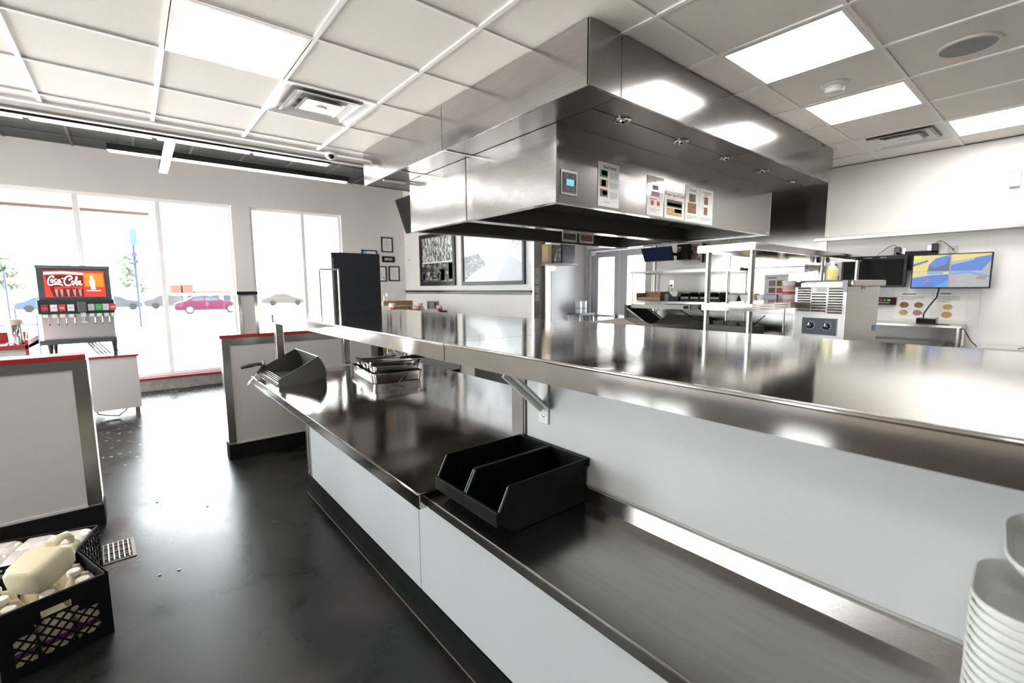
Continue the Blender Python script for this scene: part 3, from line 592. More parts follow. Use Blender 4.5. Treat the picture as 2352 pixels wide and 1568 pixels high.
# soda dispenser
FX = lambda X: -.745+(X-150)/1035*.575
FZ = lambda Y: 1.72-(Y-170)*.79/1050
mach = mat('dispenser_grey', (.06, .07, .075), .35)
t = T('soda_dispenser', 'black and steel soda fountain with lit red cola panel and eight valves', 'drink dispenser', (-.46, 7.05, .735))
yf = 6.87
B(-.755, -.165, yf-.02, 7.30, FZ(215), FZ(165)).build('lid', mat('lid_grey', (.10, .11, .115), .35), t, bevel=.01)
B(-.75, -.17, yf+.01, 7.30, FZ(1200), FZ(215)).build('body', mach, t, bevel=.004)
B(-.75, -.17, yf-.01, yf+.02, FZ(650), FZ(215)).build('marquee_frame', mach, t, bevel=.006)
pn = B(FX(240), FX(1100), yf-.014, yf-.009, FZ(610), FZ(245)).build('marquee_panel', mat('lit_red', (.6, .03, .02), .3, emit=(.85, .05, .03), es=.42), t, bevel=.002)
def poly(pts, y, m, nm, th=.002):
    return MB().prism([(FX(a), y, FZ(b)) for a, b in pts], (0, -th, 0)).build(nm, m, pn)
poly([(255, 300), (790, 300), (775, 606), (345, 606)], yf-.0142, mat('cola_dark', (.10, .012, .012), .3, emit=(.16, .02, .015), es=.34), 'glass_picture')
poly([(245, 262), (500, 250), (795, 268), (795, 300), (500, 284), (250, 300)], yf-.0146, mat('glass_rim', (.8, .62, .4), .3, emit=(.9, .75, .5), es=.45), 'glass_rim')
poly([(360, 470), (770, 455), (765, 500), (600, 480), (380, 505)], yf-.0150, mat('cola_red', (.4, .02, .02), .3, emit=(.75, .06, .03), es=.4), 'glass_picture')
for a in (370, 440, 530, 620, 700): poly([(a, 505), (a+45, 500), (a+40, 600), (a+20, 600)], yf-.0150, mat('ice_tone', (.35, .2, .2), .3, emit=(.5, .25, .22), es=.34), 'ice_picture')
poly([(800, 270), (1080, 275), (1085, 470), (800, 460)], yf-.0142, mat('orange_glow', (.7, .15, .02), .3, emit=(1, .22, .03), es=.46), 'orange_area')
whm = mat('lit_white', (.9, .9, .88), .3, emit=(1, 1, .97), es=.55)
poly([(895, 305), (925, 308), (935, 350), (955, 400), (955, 430), (945, 450), (960, 500), (888, 502), (885, 450), (875, 430), (876, 390), (890, 350)], yf-.0165, whm, 'bottle_mark')
B(FX(820), FX(1030), yf-.0165, yf-.014, FZ(528), FZ(516)).build('fine_print', whm, pn)
def cat(P, n=6):
    P = [P[0]]+P+[P[-1]]; out = []
    for i in range(1, len(P)-2):
        for k in range(n):
            u = k/n; out.append(tuple(.5*((2*P[i][j])+(-P[i-1][j]+P[i+1][j])*u+(2*P[i-1][j]-5*P[i][j]+4*P[i+1][j]-P[i+2][j])*u*u+(-P[i-1][j]+3*P[i][j]-3*P[i+1][j]+P[i+2][j])*u**3) for j in (0, 1)))
    out.append(P[-1]); return out
def circ(cx, cy, rx, ry): return [(cx+rx*math.cos(a*PI/5+.3), cy+ry*math.sin(a*PI/5+.3)) for a in range(11)]
strokes = [([(372, 345), (378, 325), (352, 318), (318, 340), (296, 385), (298, 425), (325, 443), (380, 428), (430, 428), (470, 436), (492, 450)], 8), (circ(350, 384, 15, 20), 7),
           ([(414, 366), (400, 360), (384, 378), (388, 402), (404, 406), (420, 398)], 6), (circ(443, 386, 13, 19), 6), ([(464, 364), (460, 398), (470, 406), (482, 398)], 6), ([(486, 352), (515, 346)], 6),
           ([(612, 362), (632, 340), (612, 315), (570, 320), (535, 350), (518, 395), (530, 435), (565, 448), (605, 435)], 9), ([(600, 350), (585, 368), (600, 378)], 6), (circ(638, 412, 17, 26), 7),
           ([(668, 418), (678, 370), (692, 328), (704, 330), (694, 365), (680, 410), (690, 440), (705, 436)], 7), (circ(722, 410, 15, 23), 7), ([(748, 378), (738, 425), (750, 440), (770, 425)], 7)]
lm = MB()
for P, wd in strokes:
    Q = cat(P); L_ = []
    for i, (a, b) in enumerate(Q):
        p0 = Q[max(i-1, 0)]; p1 = Q[min(i+1, len(Q)-1)]; dx, dy = p1[0]-p0[0], p1[1]-p0[1]; l = math.hypot(dx, dy) or 1
        L_.append((a, b, -dy/l*wd, dx/l*wd))
    o_ = len(lm.v)
    for a, b, nx, ny in L_:
        for sgn in (1, -1):
            for yy in (yf-.0162, yf-.0190): lm.v.append((FX(a+nx*sgn), yy, FZ(b+ny*sgn)))
    for i in range(len(L_)-1):
        q = o_+i*4; lm.f += [(q, q+4, q+5, q+1), (q+2, q+3, q+7, q+6), (q+1, q+5, q+7, q+3), (q, q+2, q+6, q+4)]
    e = o_+(len(L_)-1)*4; lm.f += [(o_, o_+1, o_+3, o_+2), (e, e+2, e+3, e+1)]
lm.build('lettering', whm, pn)
B(-.765, -.155, yf-.05, yf+.01, FZ(850), FZ(650)).build('valve_band', mat('valve_black', (.018, .022, .028), .35), t, bevel=.01)
cols = [(215, (.28, .03, .04)), (338, (.68, .66, .66)), (452, (.6, .06, .04)), (572, (.62, .65, .67)), (865, (.42, .40, .41)), (975, (.06, .40, .10)), (1080, (.55, .51, .52)), (1185, (.62, .07, .05))]
for k, (X_, c_) in enumerate(cols):
    v_ = B(FX(X_-48), FX(X_+48), yf-.062, yf-.045, FZ(808), FZ(715)).build('flavour_label', mat('label_%d' % k, c_, .35), t, bevel=.002)
    if k in (0, 5): text(('Dr Pepper', 'Sprite')[k > 0], .0105, (FX(X_), yf-.0625, FZ(762)), UX, UZ, white, v_, align='CENTER')
    else: B(FX(X_)-.016, FX(X_)+.016, yf-.0635, yf-.0618, FZ(768), FZ(756)).build('label_print', white if k in (2, 7) else greyink, v_)
    MB().box(FX(X_)-.02, FX(X_)+.02, yf-.055, yf, FZ(900), FZ(850)).build('valve', mat('valve_white', (.6, .63, .62), .4), t, bevel=.006)
    lv = MB().tube([(FX(X_+38), yf-.02, FZ(870)), (FX(X_+38), yf-.03, FZ(985))], .0045, 6).build('lever', chrome, t); B(FX(X_+31), FX(X_+45), yf-.038, yf-.02, FZ(1005), FZ(985)).build('lever_tip', blackg, lv)
MB().box(FX(665), FX(800), yf-.07, yf-.03, FZ(830), FZ(680)).build('ice_chute', mat('smoke_plastic', (.10, .11, .12), .15), t, bevel=.01)
MB().box(FX(700), FX(780), yf-.05, yf, FZ(900), FZ(830)).box(FX(733), FX(760), yf-.045, yf-.01, FZ(960), FZ(900)).box(FX(705), FX(790), yf-.045, yf-.01, FZ(985), FZ(960)).build('ice_lever', mat('clear_grey', (.55, .57, .57), .2), t, bevel=.004)
B(-.748, -.172, yf-.004, yf+.012, FZ(1210), FZ(850)).build('splash_panel', mat('splash_steel', (.55, .54, .54), .3, 1, wav=.004), t)
B(-.775, -.16, yf-.09, 7.28, FZ(1275), FZ(1205)).build('drip_tray', mach, t, bevel=.006)
for x, y in ((-.70, yf-.05), (-.19, yf-.05), (-.70, 7.2), (-.19, 7.2)): MB().tube([(x, y, FZ(1275)), (x, y, .775), (x, y, .736)], [.026, .014, .018], 10).build('leg', mat('leg_black', (.02, .02, .025), .4), t)
for k in range(4): MB().tube([(-.42+.03*k, 7.0, .87), (-.38+.03*k, 6.98, .82), (-.36+.035*k, 6.95, .775), (-.33+.03*k, 7.0, .742)], .009, 6).build('drain_hose', mat('pale_hose', (.62, .58, .60), .3), t, smooth=True)

# tall cooler, black side
t = T('beverage_cooler', 'tall black upright cooler whose side panel faces the kitchen, beside the window', 'cooler', (2.03, 5.6, 0))
B(1.79, 2.31, 5.28, 5.95, .10, 1.86).build('cabinet', navy, t, bevel=.004); B(1.745, 1.785, 5.28, 5.95, .12, 1.86).build('door_edge', mat('door_edge_black', (.012, .014, .02), .3), t, bevel=.003)
MB().box(1.752, 1.765, 5.274, 5.282, .5, 1.80).build('gasket', greyp, t); B(1.80, 2.30, 5.30, 5.94, 0, .1).build('base', rubber, t)
for z in (1.77, 1.70, 1.45, 1.2): B(1.755, 1.775, 5.272, 5.28, z, z+.02).build('hinge_plate', greyp, t)

# certificates on the front wall
yw = 8.449
fm = mat('frame_black', (.008, .008, .01), .4, spec=.3)
def framed(lb, x0, x1, z0, z1, kind, fw=.02):
    t = T('framed_certificate', lb, 'certificate', ((x0+x1)/2, yw, z0), group='framed certificates by the corner')
    MB().box(x0, x1, yw-.02, yw, z0, z0+fw).box(x0, x1, yw-.02, yw, z1-fw, z1).box(x0, x0+fw, yw-.02, yw, z0+fw, z1-fw).box(x1-fw, x1, yw-.02, yw, z0+fw, z1-fw).build('frame', fm, t)
    B(x0+fw-.002, x1-fw+.002, yw-.008, yw-.001, z0+fw-.002, z1-fw+.002).build('paper', paper if kind != 'money' else blackg, t)
    if kind == 'money': B(x0+.05, x1-.05, yw-.010, yw-.0075, z0+.035, z1-.03).build('banknote', mat('banknote', (.42, .42, .25), .6, nvar=.3, nscale=60), t); B((x0+x1)/2-.014, (x0+x1)/2+.014, yw-.0115, yw-.009, z0+.04, z1-.035).build('portrait_oval', brown, t)
    else:
        mb = MB(); n = 5
        for i in range(n):
            z = z1-.08-(z1-z0-.14)*i/(n-.5); w_ = (x1-x0)*(.5 if i % 2 else .62)*.8; mb.box((x0+x1)/2-w_/2, (x0+x1)/2+w_/2, yw-.0095, yw-.0075, z, z+.007)
        mb.build('fine_print', greyink, t, kind='stuff')
        if kind == 'blue': MB().prism([(x0+fw, yw-.0095, z1-fw), (x0+fw+.09, yw-.0095, z1-fw), (x0+fw+.06, yw-.0095, z1-fw-.06), (x0+fw, yw-.0095, z1-fw-.08)], (0, .002, 0)).build('blue_corner', mat('sky_blue_print', (.25, .55, .8), .5), t)
        if kind == 'seal': MB().lathe((x1-.06, yw-.0085, z0+.07), [(.018, 0), (.018, .002), (0, .003)], 14, ax=(0, -1, 0)).build('seal', greyink, t)
framed('upright black framed certificate, topmost beside the corner', 3.735, 3.965, 2.145, 2.425, '')
framed('landscape framed certificate with blue corner, partly behind the black cooler', 3.345, 3.64, 1.98, 2.17, 'blue')
framed('small black frame holding a banknote, between the certificates', 3.74, 3.995, 1.955, 2.07, 'money', .03)
framed('black framed certificate with round seal, half hidden by the cooler', 3.615, 3.818, 1.59, 1.88, 'seal')
framed('black framed certificate at lower right nearest the corner', 3.865, 4.086, 1.60, 1.885, '')
# framed photographs on the dining wall
XW = 4.219
def wallpic(lb, ya, yb, z0, z1, fw, m, extra):
    t = T('framed_photograph', lb, 'picture', (XW, (ya+yb)/2, z0), group='large framed photographs')
    MB().box(XW-.03, XW, yb, ya, z0, z0+fw).box(XW-.03, XW, yb, ya, z1-fw, z1).box(XW-.03, XW, yb, yb+fw, z0+fw, z1-fw).box(XW-.03, XW, ya-fw, ya, z0+fw, z1-fw).build('frame', fm, t, bevel=.003, seg=1)
    p_ = B(XW-.012, XW-.002, yb+fw, ya-fw, z0+fw, z1-fw).build('photo', m, t)
    for a, b, c, d, mm in extra: MB().box(XW-.0135, XW-.0115, ya-fw-(ya-yb-2*fw)*c, ya-fw-(ya-yb-2*fw)*a, z0+fw+(z1-z0-2*fw)*b, z0+fw+(z1-z0-2*fw)*d).build('photo_area', mm, p_)
    return t
wpx = mat('photo_white', (.75, .75, .76), .35)
wallpic('tall black framed black-and-white photo of a crowd at a stand', 7.81, 6.60, 1.50, 2.42, .07, ph_crowd, [(0, .0, 1, .42, ph_dark), (.02, .04, .1, .2, wpx), (.14, .06, .16, .42, wpx), (.62, .02, .74, .28, wpx), (.86, .06, 1, .40, wpx), (.0, .42, 1, .45, wpx)])
t = wallpic('wide black framed pale photo of a street scene', 6.40, 4.83, 1.50, 2.38, .055, ph_pale, [])
p_ = [c for c in t.children if c.name.startswith('photo')][0]
MB().prism([(XW-.014, 6.33, 1.58), (XW-.014, 6.33, 1.95), (XW-.014, 5.95, 1.98), (XW-.014, 5.72, 1.80), (XW-.014, 6.1, 1.62)], (.002, 0, 0)).build('photo_area', ph_dark, p_)
MB().prism([(XW-.0145, 6.3, 1.56), (XW-.0145, 5.55, 1.56), (XW-.0145, 5.5, 1.66), (XW-.0145, 5.75, 1.80), (XW-.0145, 6.15, 1.66)], (.002, 0, 0)).build('photo_area', wpx, p_)
MB().prism([(XW-.0142, 5.5, 1.56), (XW-.0142, 4.92, 1.56), (XW-.0142, 4.92, 1.80), (XW-.0142, 5.2, 1.93)], (.002, 0, 0)).build('photo_area', mat('photo_grey', (.5, .52, .56), .35), p_)
ST(MB().box(4.19, 4.22, 4.70, 8.43, 1.385, 1.418).box(4.20, 4.22, 4.70, 8.43, 1.36, 1.372), 'trim_13', fm)
t = T('wall_switch', 'small white thermostat plate high on the dining wall left of the photographs', 'thermostat', (4.21, 8.245, 1.94)); B(4.205, 4.22, 8.19, 8.30, 1.94, 2.07).build('plate', white, t, bevel=.003); B(4.198, 4.205, 8.23, 8.26, 1.98, 2.03).build('control', mat('switch_grey', (.45, .45, .43), .5), t)
t = T('wall_niche', 'small steel-edged square opening low on the dining wall', 'niche', (4.2, 7.38, 1.0))
MB().box(4.19, 4.22, 7.20, 7.22, 1.03, 1.225).box(4.19, 4.22, 7.545, 7.565, 1.03, 1.225).box(4.19, 4.22, 7.22, 7.545, 1.205, 1.225).build('frame', mat('niche_frame', (.25, .24, .2), .5), t); B(4.212, 4.219, 7.22, 7.545, 1.0, 1.205).build('back', mat('niche_grey', (.25, .26, .27), .5), t); B(4.205, 4.213, 7.23, 7.32, 1.0, 1.2).build('dark_panel', blackg, t)
# wall mounted TV seen from the side
t = T('menu_screen', 'dark flat screen tilted out from the dining wall behind the hood', 'screen', (4.0, 7.5, 2.5))
M_ = MB(); M_.prism([(3.86, 6.6, 3.06), (3.86, 8.06, 3.06), (4.10, 8.13, 2.48), (4.10, 6.6, 2.48)], (.045, 0, .02)); M_.build('panel', mat('screen_black', (.012, .013, .013), .4), t)
MB().bar((4.03, 7.4, 2.75), (4.215, 7.4, 2.75), .06).build('wall_arm', fm, t)

# service counter by the dining wall with cups and cards
t = T('service_counter', 'cream service counter by the dining wall, mostly hidden by the overshelf', 'counter', (3.4, 6.9, 0)); B(2.7, 4.2, 6.5, 7.4, .1, 1.01).build('body', white_panel2, t); B(2.68, 4.2, 6.48, 7.4, 1.01, 1.04).build('top', mat('cream_top', (.6, .56, .5), .4), t); B(2.72, 4.2, 6.54, 7.36, 0, .1).build('kick', rubber, t)
cup = None
for k, (x, z, lb) in enumerate(((3.07, 1.232, 'red and white paper cup nearest the black cooler'), (3.46, 1.18, 'red and white paper cup, middle one of three behind the overshelf'), (3.89, 1.172, 'red and white paper cup right of the white card under the wall niche'))):
    t = T('paper_cup', lb, 'cup', (x, 6.62, 1.04), group='paper cups on the service counter'); h = z-1.04
    MB().lathe((x, 6.62, 1.04), [(.036, 0), (.052, h), (.049, h), (.034, .004), (0, .004)], 20).build('cup', white, t, smooth=True)
    MB().lathe((x, 6.62, 1.04), [(.036+.016*.3+.0006, h*.3), (.036+.016*.68+.0006, h*.68)], 20).build('red_band', mat('cup_red', (.6, .06, .05), .5), t, smooth=True)
for x0, x1, z, lb in ((2.86, 2.99, 1.19, 'white tent card next to the black cooler'), (3.62, 3.84, 1.125, 'white tent card below the wall niche')):
    o = MB().prism([(x0, 6.56, 1.04), (x0, 6.66, 1.04), (x0+.015, 6.615, z)], (x1-x0, 0, 0)).build('tent_card', mat('card_white', (.85, .86, .86), .5)); tag(o, lb, 'card')
o = MB().box(3.0, 3.10, 6.70, 6.76, 1.04, 1.12).build('card_reader', blackg, bevel=.01); tag(o, 'small black card reader beside the first paper cup', 'card reader')
o = B(3.85, 3.97, 6.50, 6.56, 1.04, 1.095).build('card_reader', blackg, bevel=.008); tag(o, 'small black card reader in front of the cup by the niche', 'card reader')
for x0, x1, y0, y1, z1, lb in ((3.14, 3.66, 7.1, 7.35, 1.25, 'long brown carton on the service counter under the picture rail'), (3.16, 3.62, 6.75, 7.05, 1.175, 'flat brown carton lying open in front of the long carton')):
    t = T('carton', lb, 'box', ((x0+x1)/2, y0, 1.04)); B(x0, x1, y0, y1, 1.04, z1).build('box', card, t, bevel=.003); B(x0-.02, (x0+x1)/2+.1, y0-.02, y1, z1, z1+.006).build('flap', mat('card_pale', (.55, .42, .28), .8), t)
t = T('paper_stand', 'small white upright paper pad standing on the long carton', 'paper', (3.34, 7.22, 1.256)); B(3.25, 3.43, 7.20, 7.24, 1.256, 1.375).build('pad', paper, t); B(3.2, 3.25, 7.21, 7.23, 1.256, 1.34).build('flap', paper, t)
t = T('crumpled_bag', 'crumpled pale paper bag at the right end of the cartons', 'bag', (3.70, 6.9, 1.04)); M_ = MB()
rg = []
for z, r in ((0, .06), (.05, .07), (.10, .05), (.14, .035), (.17, .045)): rg.append([Vector((3.70+r*(1+.25*math.sin(k*2.3+z*40))*math.cos(k*PI/6), 6.9+r*(1+.2*math.cos(k*3.1))*math.sin(k*PI/6), 1.04+z)) for k in range(12)])
M_.loft(rg).build('bag', mat('bag_paper', (.62, .55, .48), .8), t)
# snack rack seen under the overshelf
t = T('snack_rack', 'white slatted snack rack with coloured packets beyond the counter', 'rack', (2.6, 5.62, 0))
for k in range(6): B(2.36+.095*k, 2.395+.095*k, 5.58, 5.60, .15, .95).build('slat', white, t)
MB().box(2.345, 2.91, 5.60, 5.62, .93, .97).box(2.345, 2.91, 5.60, 5.62, .15, .19).box(2.345, 2.91, 5.66, 5.9, .35, .36).box(2.345, 2.91, 5.66, 5.9, .60, .61).box(2.345, 2.91, 5.66, 5.9, .15, .17).build('rack_frame', white, t)
for x in (2.355, 2.90): B(x-.01, x+.01, 5.66, 5.9, 0, .95).build('leg', white, t)
pc = [('dark red', (.4, .03, .03)), ('navy', (.03, .04, .12)), ('orange', (.7, .3, .05)), ('yellow', (.7, .6, .1))]
for k in range(10):
    x = 2.40+.11*(k % 5); z = .36 if k < 5 else .61; nm, c_ = pc[(k*3+k//5) % 4]
    o = MB().loft([rsq(x, 5.75, z, .045, .012, .01, 3), rsq(x, 5.75, z+.07, .046, .026, .02, 3), rsq(x, 5.75, z+.15, .046, .006, .005, 3)]).build('snack_packet', mat('packet_'+nm.replace(' ', '_'), c_, .35)); tag(o, '%s snack packet on the %s shelf of the white rack, %s from the left' % (nm, 'lower' if k < 5 else 'upper', ('first', 'second', 'third', 'fourth', 'fifth')[k % 5]), 'packet', 'snack packets')

# linear pendant lights
led = mat('led_bar', (1, 1, 1), .5, emit=(1, .99, .97), es=BAR)
def ledbar(name, lb, a, b, gaps=(), w=.07, z=2.87, hang=()):
    a, b = Vector((*a, z)), Vector((*b, z)); d = (b-a).normalized(); l = (b-a).length; side = d.cross(Vector((0, 0, 1)))
    t = T(name, lb, 'light', (a+b)/2, group='linear pendant lights'); MB().bar(a+Vector((0, 0, .04)), b+Vector((0, 0, .04)), w, .065).build('housing', fm, t)
    cuts = [0]+list(gaps)+[l]
    for i in range(0, len(cuts)-1, 1):
        MB().bar(a+d*(cuts[i]+.015), a+d*(cuts[i+1]-.03), w-.01, .014).build('diffuser', led, t)
    for q in hang:
        p_ = a+d*q; MB().tube([p_+Vector((0, 0, .08)), (p_.x, p_.y, DC)], .004, 6).lathe((p_.x, p_.y, DC), [(.06, 0), (.055, -.02), (0, -.025)], 18).build('hanger', dtee, t)
ledbar('linear_light', 'long white linear light running just under the bulkhead edge', (-2.6, 5.60), (1.89, 5.60), gaps=(1.2, 2.05, 2.89, 3.7), hang=(.5, 2.6, 4.3))
ledbar('linear_light', 'thin white linear light nearer the windows, below the first', (-.078, 6.385), (2.376, 6.35), w=.06, hang=(.1, 2.55))
ledbar('linear_light', 'short white cross bar joining the two long linear lights', (.405, 5.62), (.415, 7.16), w=.085, z=2.866)

# ================================================================== OUTSIDE
cm = mat('maroon_car_paint', (.030, .006, .014), .6, spec=.05); cg = mat('car_glass', (.02, .025, .035), .5, spec=.05)
t = T('car', 'maroon sedan driving past outside the windows', 'car', (4.7, 44, -.4)); CX, CY, CZ = 2.5, 44., -.4
prof = [(0, .42), (.05, .78), (.30, .93), (.75, 1.02), (1.25, 1.33), (1.75, 1.43), (2.3, 1.42), (2.85, 1.28), (3.35, 1.0), (4.2, .86), (4.5, .68), (4.55, .4), (4.4, .25), (.15, .27)]
MB().prism([(CX+a, CY, CZ+b) for a, b in prof], (0, 1.7, 0)).build('body', cm, t, bevel=.06, smooth=True)
for pts in ([(1.02, 1.03), (1.35, 1.30), (1.75, 1.37), (1.95, 1.37), (1.95, 1.03)], [(2.02, 1.03), (2.02, 1.37), (2.3, 1.36), (2.75, 1.25), (3.1, 1.03)]): MB().prism([(CX+a, CY-.012, CZ+b) for a, b in pts], (0, .02, 0)).build('side_window', cg, t)
for x in (.95, 3.72):
    wl = MB().lathe((CX+x, CY+.16, CZ+.33), [(.0, 0), (.33, 0), (.34, .02), (.34, .18), (.31, .2), (0, .2)], 24, ax=(0, -1, 0)).build('wheel', mat('tyre', (.012, .012, .012), .8, spec=.05), t, smooth=True)
    MB().lathe((CX+x, CY-.04, CZ+.33), [(.22, 0), (.2, .02), (.05, .01), (0, .02)], 16, ax=(0, -1, 0)).build('hubcap', mat('alloy', (.06, .06, .065), .6, spec=.1), wl)
t = T('street_sign', 'tall pole with a blue rectangular sign and small signals outside', 'sign', (.27, 30, -.4))
MB().tube([(.27, 30, -.4), (.27, 30, 4.5)], .06, 10).build('pole', mat('pole_grey_blue', (.02, .024, .04), .7, spec=.05), t); B(.15, .44, 29.9, 29.95, 3.7, 4.5).build('sign_plate', mat('sign_blue', (.025, .042, .065), .7, spec=.05), t)
MB().box(.16, .38, 29.8, 30, 3.12, 3.34).box(.2, .42, 29.8, 30, 2.8, 3.0).build('signal_box', mat('pole_grey_blue'), t)
bm_ = mat('far_brick', (.06, .026, .022), .9, spec=.05); bw = mat('far_white', (.7, .7, .7), .7)
t = T('far_building', 'low reddish brick shop building across the road behind the car', 'building', (5, 72, -.4))
B(3.9, 10.8, 72, 80, -.4, 1.1).build('wall', bw, t)
for a, b, z in ((3.95, 4.9, 2.15), (5.05, 6.15, 2.2), (6.3, 10.6, 1.35)): B(a, b, 71.6, 79, 1.1, z).build('brick_parapet', bm_, t)
for k in range(5): B(4.2+1.3*k, 5.1+1.3*k, 71.95, 72.05, -.1, .8).build('window', cg, t)
lf = mat('pale_leaves', (.07, .085, .068), .9, spec=.05, nvar=.3, nscale=4); bk = mat('bark', (.2, .15, .12), .9)
for k, (x, y, h, lb) in enumerate(((-.1, 60, 5.2, 'pale green tree behind the street sign pole'), (-8.3, 60, 5.0, 'pale green tree far left beyond the windows'), (-12.5, 66, 6, 'tall hazy tree at the far left edge'), (1.5, 85, 3.4, 'small distant tree left of the brick building'))):
    t = T('tree', lb, 'tree', (x, y, -.4), group='trees across the road'); MB().tube([(x, y, -.4), (x+.1, y, h*.4), (x, y, h*.7)], [.16, .12, .05], 8).build('trunk', bk, t); M_ = MB()
    for q in range(70):
        a = random.uniform(0, 2*PI); rr = random.uniform(0, 1.2)*h/5; zz = random.uniform(.35, 1)*h; s_ = random.uniform(.12, .4)
        M_.lathe((x+rr*math.cos(a)*(1.3-zz/h), y+rr*math.sin(a), zz), [(0, -s_), (s_, -.2*s_), (s_*.7, .5*s_), (0, s_*.9)], 5)
    M_.build('foliage', lf, t)
for k, (x, c_, lb) in enumerate(((-3.5, (.022, .024, .028), 'grey parked car far across the lot, left of the sign pole'), (-7.9, (.02, .03, .05), 'blue parked car far across the lot at left'), (.9, (.026, .026, .028), 'silver parked car far off right of the sign pole'), (11.5, (.03, .028, .028), 'silver parked car far off behind the right window'))):
    t = T('parked_car', lb, 'car', (x+1.7, 58, -.4), group='parked cars across the lot')
    MB().prism([(x+a*.95, 58, -.4+b) for a, b in prof], (0, 1.7, 0)).build('body', mat('paint_%d' % k, c_, .8, spec=.05), t, bevel=.05)
    for q in (.9, 3.55): MB().lathe((x+q, 58.14, -.07), [(0, 0), (.32, 0), (.32, .18), (0, .18)], 16, ax=(0, -1, 0)).build('wheel', mat('tyre'), t)
t = T('patio_railing', 'thin dark blue patio posts and rail outside the far left window', 'railing', (-1.5, 11, -.02)); rb = mat('rail_blue', (.05, .07, .16), .5)
for x, z in ((-1.95, 1.5), (-1.6, 1.9), (-1.43, 1.75), (-1.37, 1.2), (-1.15, 1.1)): MB().tube([(x, 10.1, -.02), (x, 10.1, z)], .012, 6).build('post', rb, t)
MB().bar((-3.2, 10.1, .95), (-1.1, 10.1, .95), .02).build('rail', rb, t)

# ================================================================== PREP TABLE WITH RACK, TOASTER
t = T('prep_table', 'long stainless prep table behind the overshelf carrying rack and toaster', 'table', (4.7, 1.4, 0))
B(3.25, 6.05, .75, 1.90, .86, .90).build('table_top', steel_top, t, bevel=.004)
for x in (3.32, 5.98):
    for y in (.82, 1.83): MB().cyl((x, y, 0), (x, y, .86), .022, 12).build('leg', steel, t, smooth=True)
B(3.3, 6.0, .8, 1.85, .2, .22).build('undershelf', steel, t)
t = T('double_rack', 'two-tier stainless shelf rack on round posts above the prep table', 'rack', (4.6, 1.64, .90))
def channel(x0, x1, y0, y1, z, lip): return MB().box(x0, x1, y0, y1, z-.012, z).box(x0, x0+.012, y0, y1, z-lip, z-.012).box(x1-.012, x1, y0, y1, z-lip, z-.012).box(x0+.012, x1-.012, y0, y0+.012, z-lip, z-.012).box(x0+.012, x1-.012, y1-.012, y1, z-lip, z-.012)
channel(3.34, 5.95, 1.43, 1.85, 1.752, .05).build('top_shelf', steel_shelf, t); channel(3.34, 5.95, 1.43, 1.80, 1.325, .05).build('lower_shelf', steel_shelf, t)
for x, y in ((3.40, 1.47), (3.40, 1.79), (5.85, 1.47), (5.85, 1.79)): MB().cyl((x, y, .90), (x, y, 1.745), .020, 14).build('post', steel, t, smooth=True)
# conveyor toaster
th = math.radians(12); N0 = Vector((4.0, 1.056, .921)); uv = Vector((math.sin(th), math.cos(th), 0)); dv = Vector((math.cos(th), -math.sin(th), 0))
tr = T('bun_toaster', 'tall stainless toaster with louvred front and two black knobs', 'toaster', N0)
TM = Matrix(((-uv.x, dv.x, 0, N0.x), (-uv.y, dv.y, 0, N0.y), (0, 0, 1, .921), (0, 0, 0, 1))) @ Matrix.Scale(.962, 4)   # local: x = -u(left to right seen), y = depth, z = up
def tb(x0, x1, y0, y1, z0, z1): return MB().box(x0, x1, y0, y1, z0, z1, TM)                 # x from -.39 (left) to 0 (near edge)
tst = mat('toaster_steel', (.50, .48, .455), .28, 1, nvar=.05, nscale=4, stretch=(1, 1, 40), bump=.0001, bscale=20)
tb(-.385, 0, .0, .47, .03, .545).build('body', tst, tr, bevel=.004); tb(-.39, .004, -.004, .012, .535, .575).build('top_front', tst, tr, bevel=.004)
tb(-.37, .03, .02, .50, .545, .592).build('top_cover', tst, tr, bevel=.012)
tb(-.39, -.34, -.006, -.002, .54, .582).build('corner_gasket', blackg, tr); tb(-.03, .006, -.008, -.003, .50, .59).build('corner_gasket', blackg, tr)
for c0, c1, za, zb, n in ((-.362, -.262, .345, .54, 10), (-.248, -.145, .345, .50, 7), (-.125, -.025, .335, .54, 10)):
    for k in range(n):
        z = za+(zb-za)*k/n; M_ = MB(); M_.prism([TM @ Vector(p) for p in ((c0, 0, z), (c0, -.012, z+.003), (c0, -.010, z+.008), (c0, 0, z+.014))], TM.to_3x3() @ Vector((c1-c0, 0, 0))); M_.build('louvre', tst, tr)
B_ = tb(-.256, -.142, -.003, 0, .498, .548); B_.build('warning_label', mat('label_pale', (.62, .62, .55), .5), tr)
tb(-.256, -.142, -.0036, -.003, .54, .548).build('warning_label', yellow, tr); tb(-.215, -.145, -.0036, -.003, .503, .532).build('warning_label', mat('label_print', (.4, .43, .42), .5), tr)
pnl = tb(-.312, -.052, -.006, 0, .165, .295).build('control_panel', mat('panel_blue_grey', (.035, .045, .07), .35), tr); tb(-.316, -.048, -.004, 0, .161, .299).build('panel_border', mat('panel_border', (.4, .45, .5), .4), tr)
for x in (-.247, -.123):
    c_ = TM @ Vector((x, -.006, .235)); nv = -dv
    kb = MB().lathe(c_, [(.024, 0), (.022, .018), (.016, .022), (0, .022)], 20, ax=nv).build('knob', blackg, tr, smooth=True); a_ = TM @ Vector((x, -.03, .235)); b_ = TM @ Vector((x+.002, -.03, .257)); MB().bar(a_, b_, .008, .01).build('knob_pointer', white, kb)
    M_ = MB()
    for k in range(9):
        a = -.9*PI/1+PI*1.35*k/8+.2; M_.obox(TM @ Vector((x+.033*math.cos(a)-.002, -.0062, .235+.033*math.sin(a)-.002)), (-uv), (0, 0, 1), -dv, .004, .006, .0006)
    M_.build('dial_marks', white, pnl, kind='stuff')
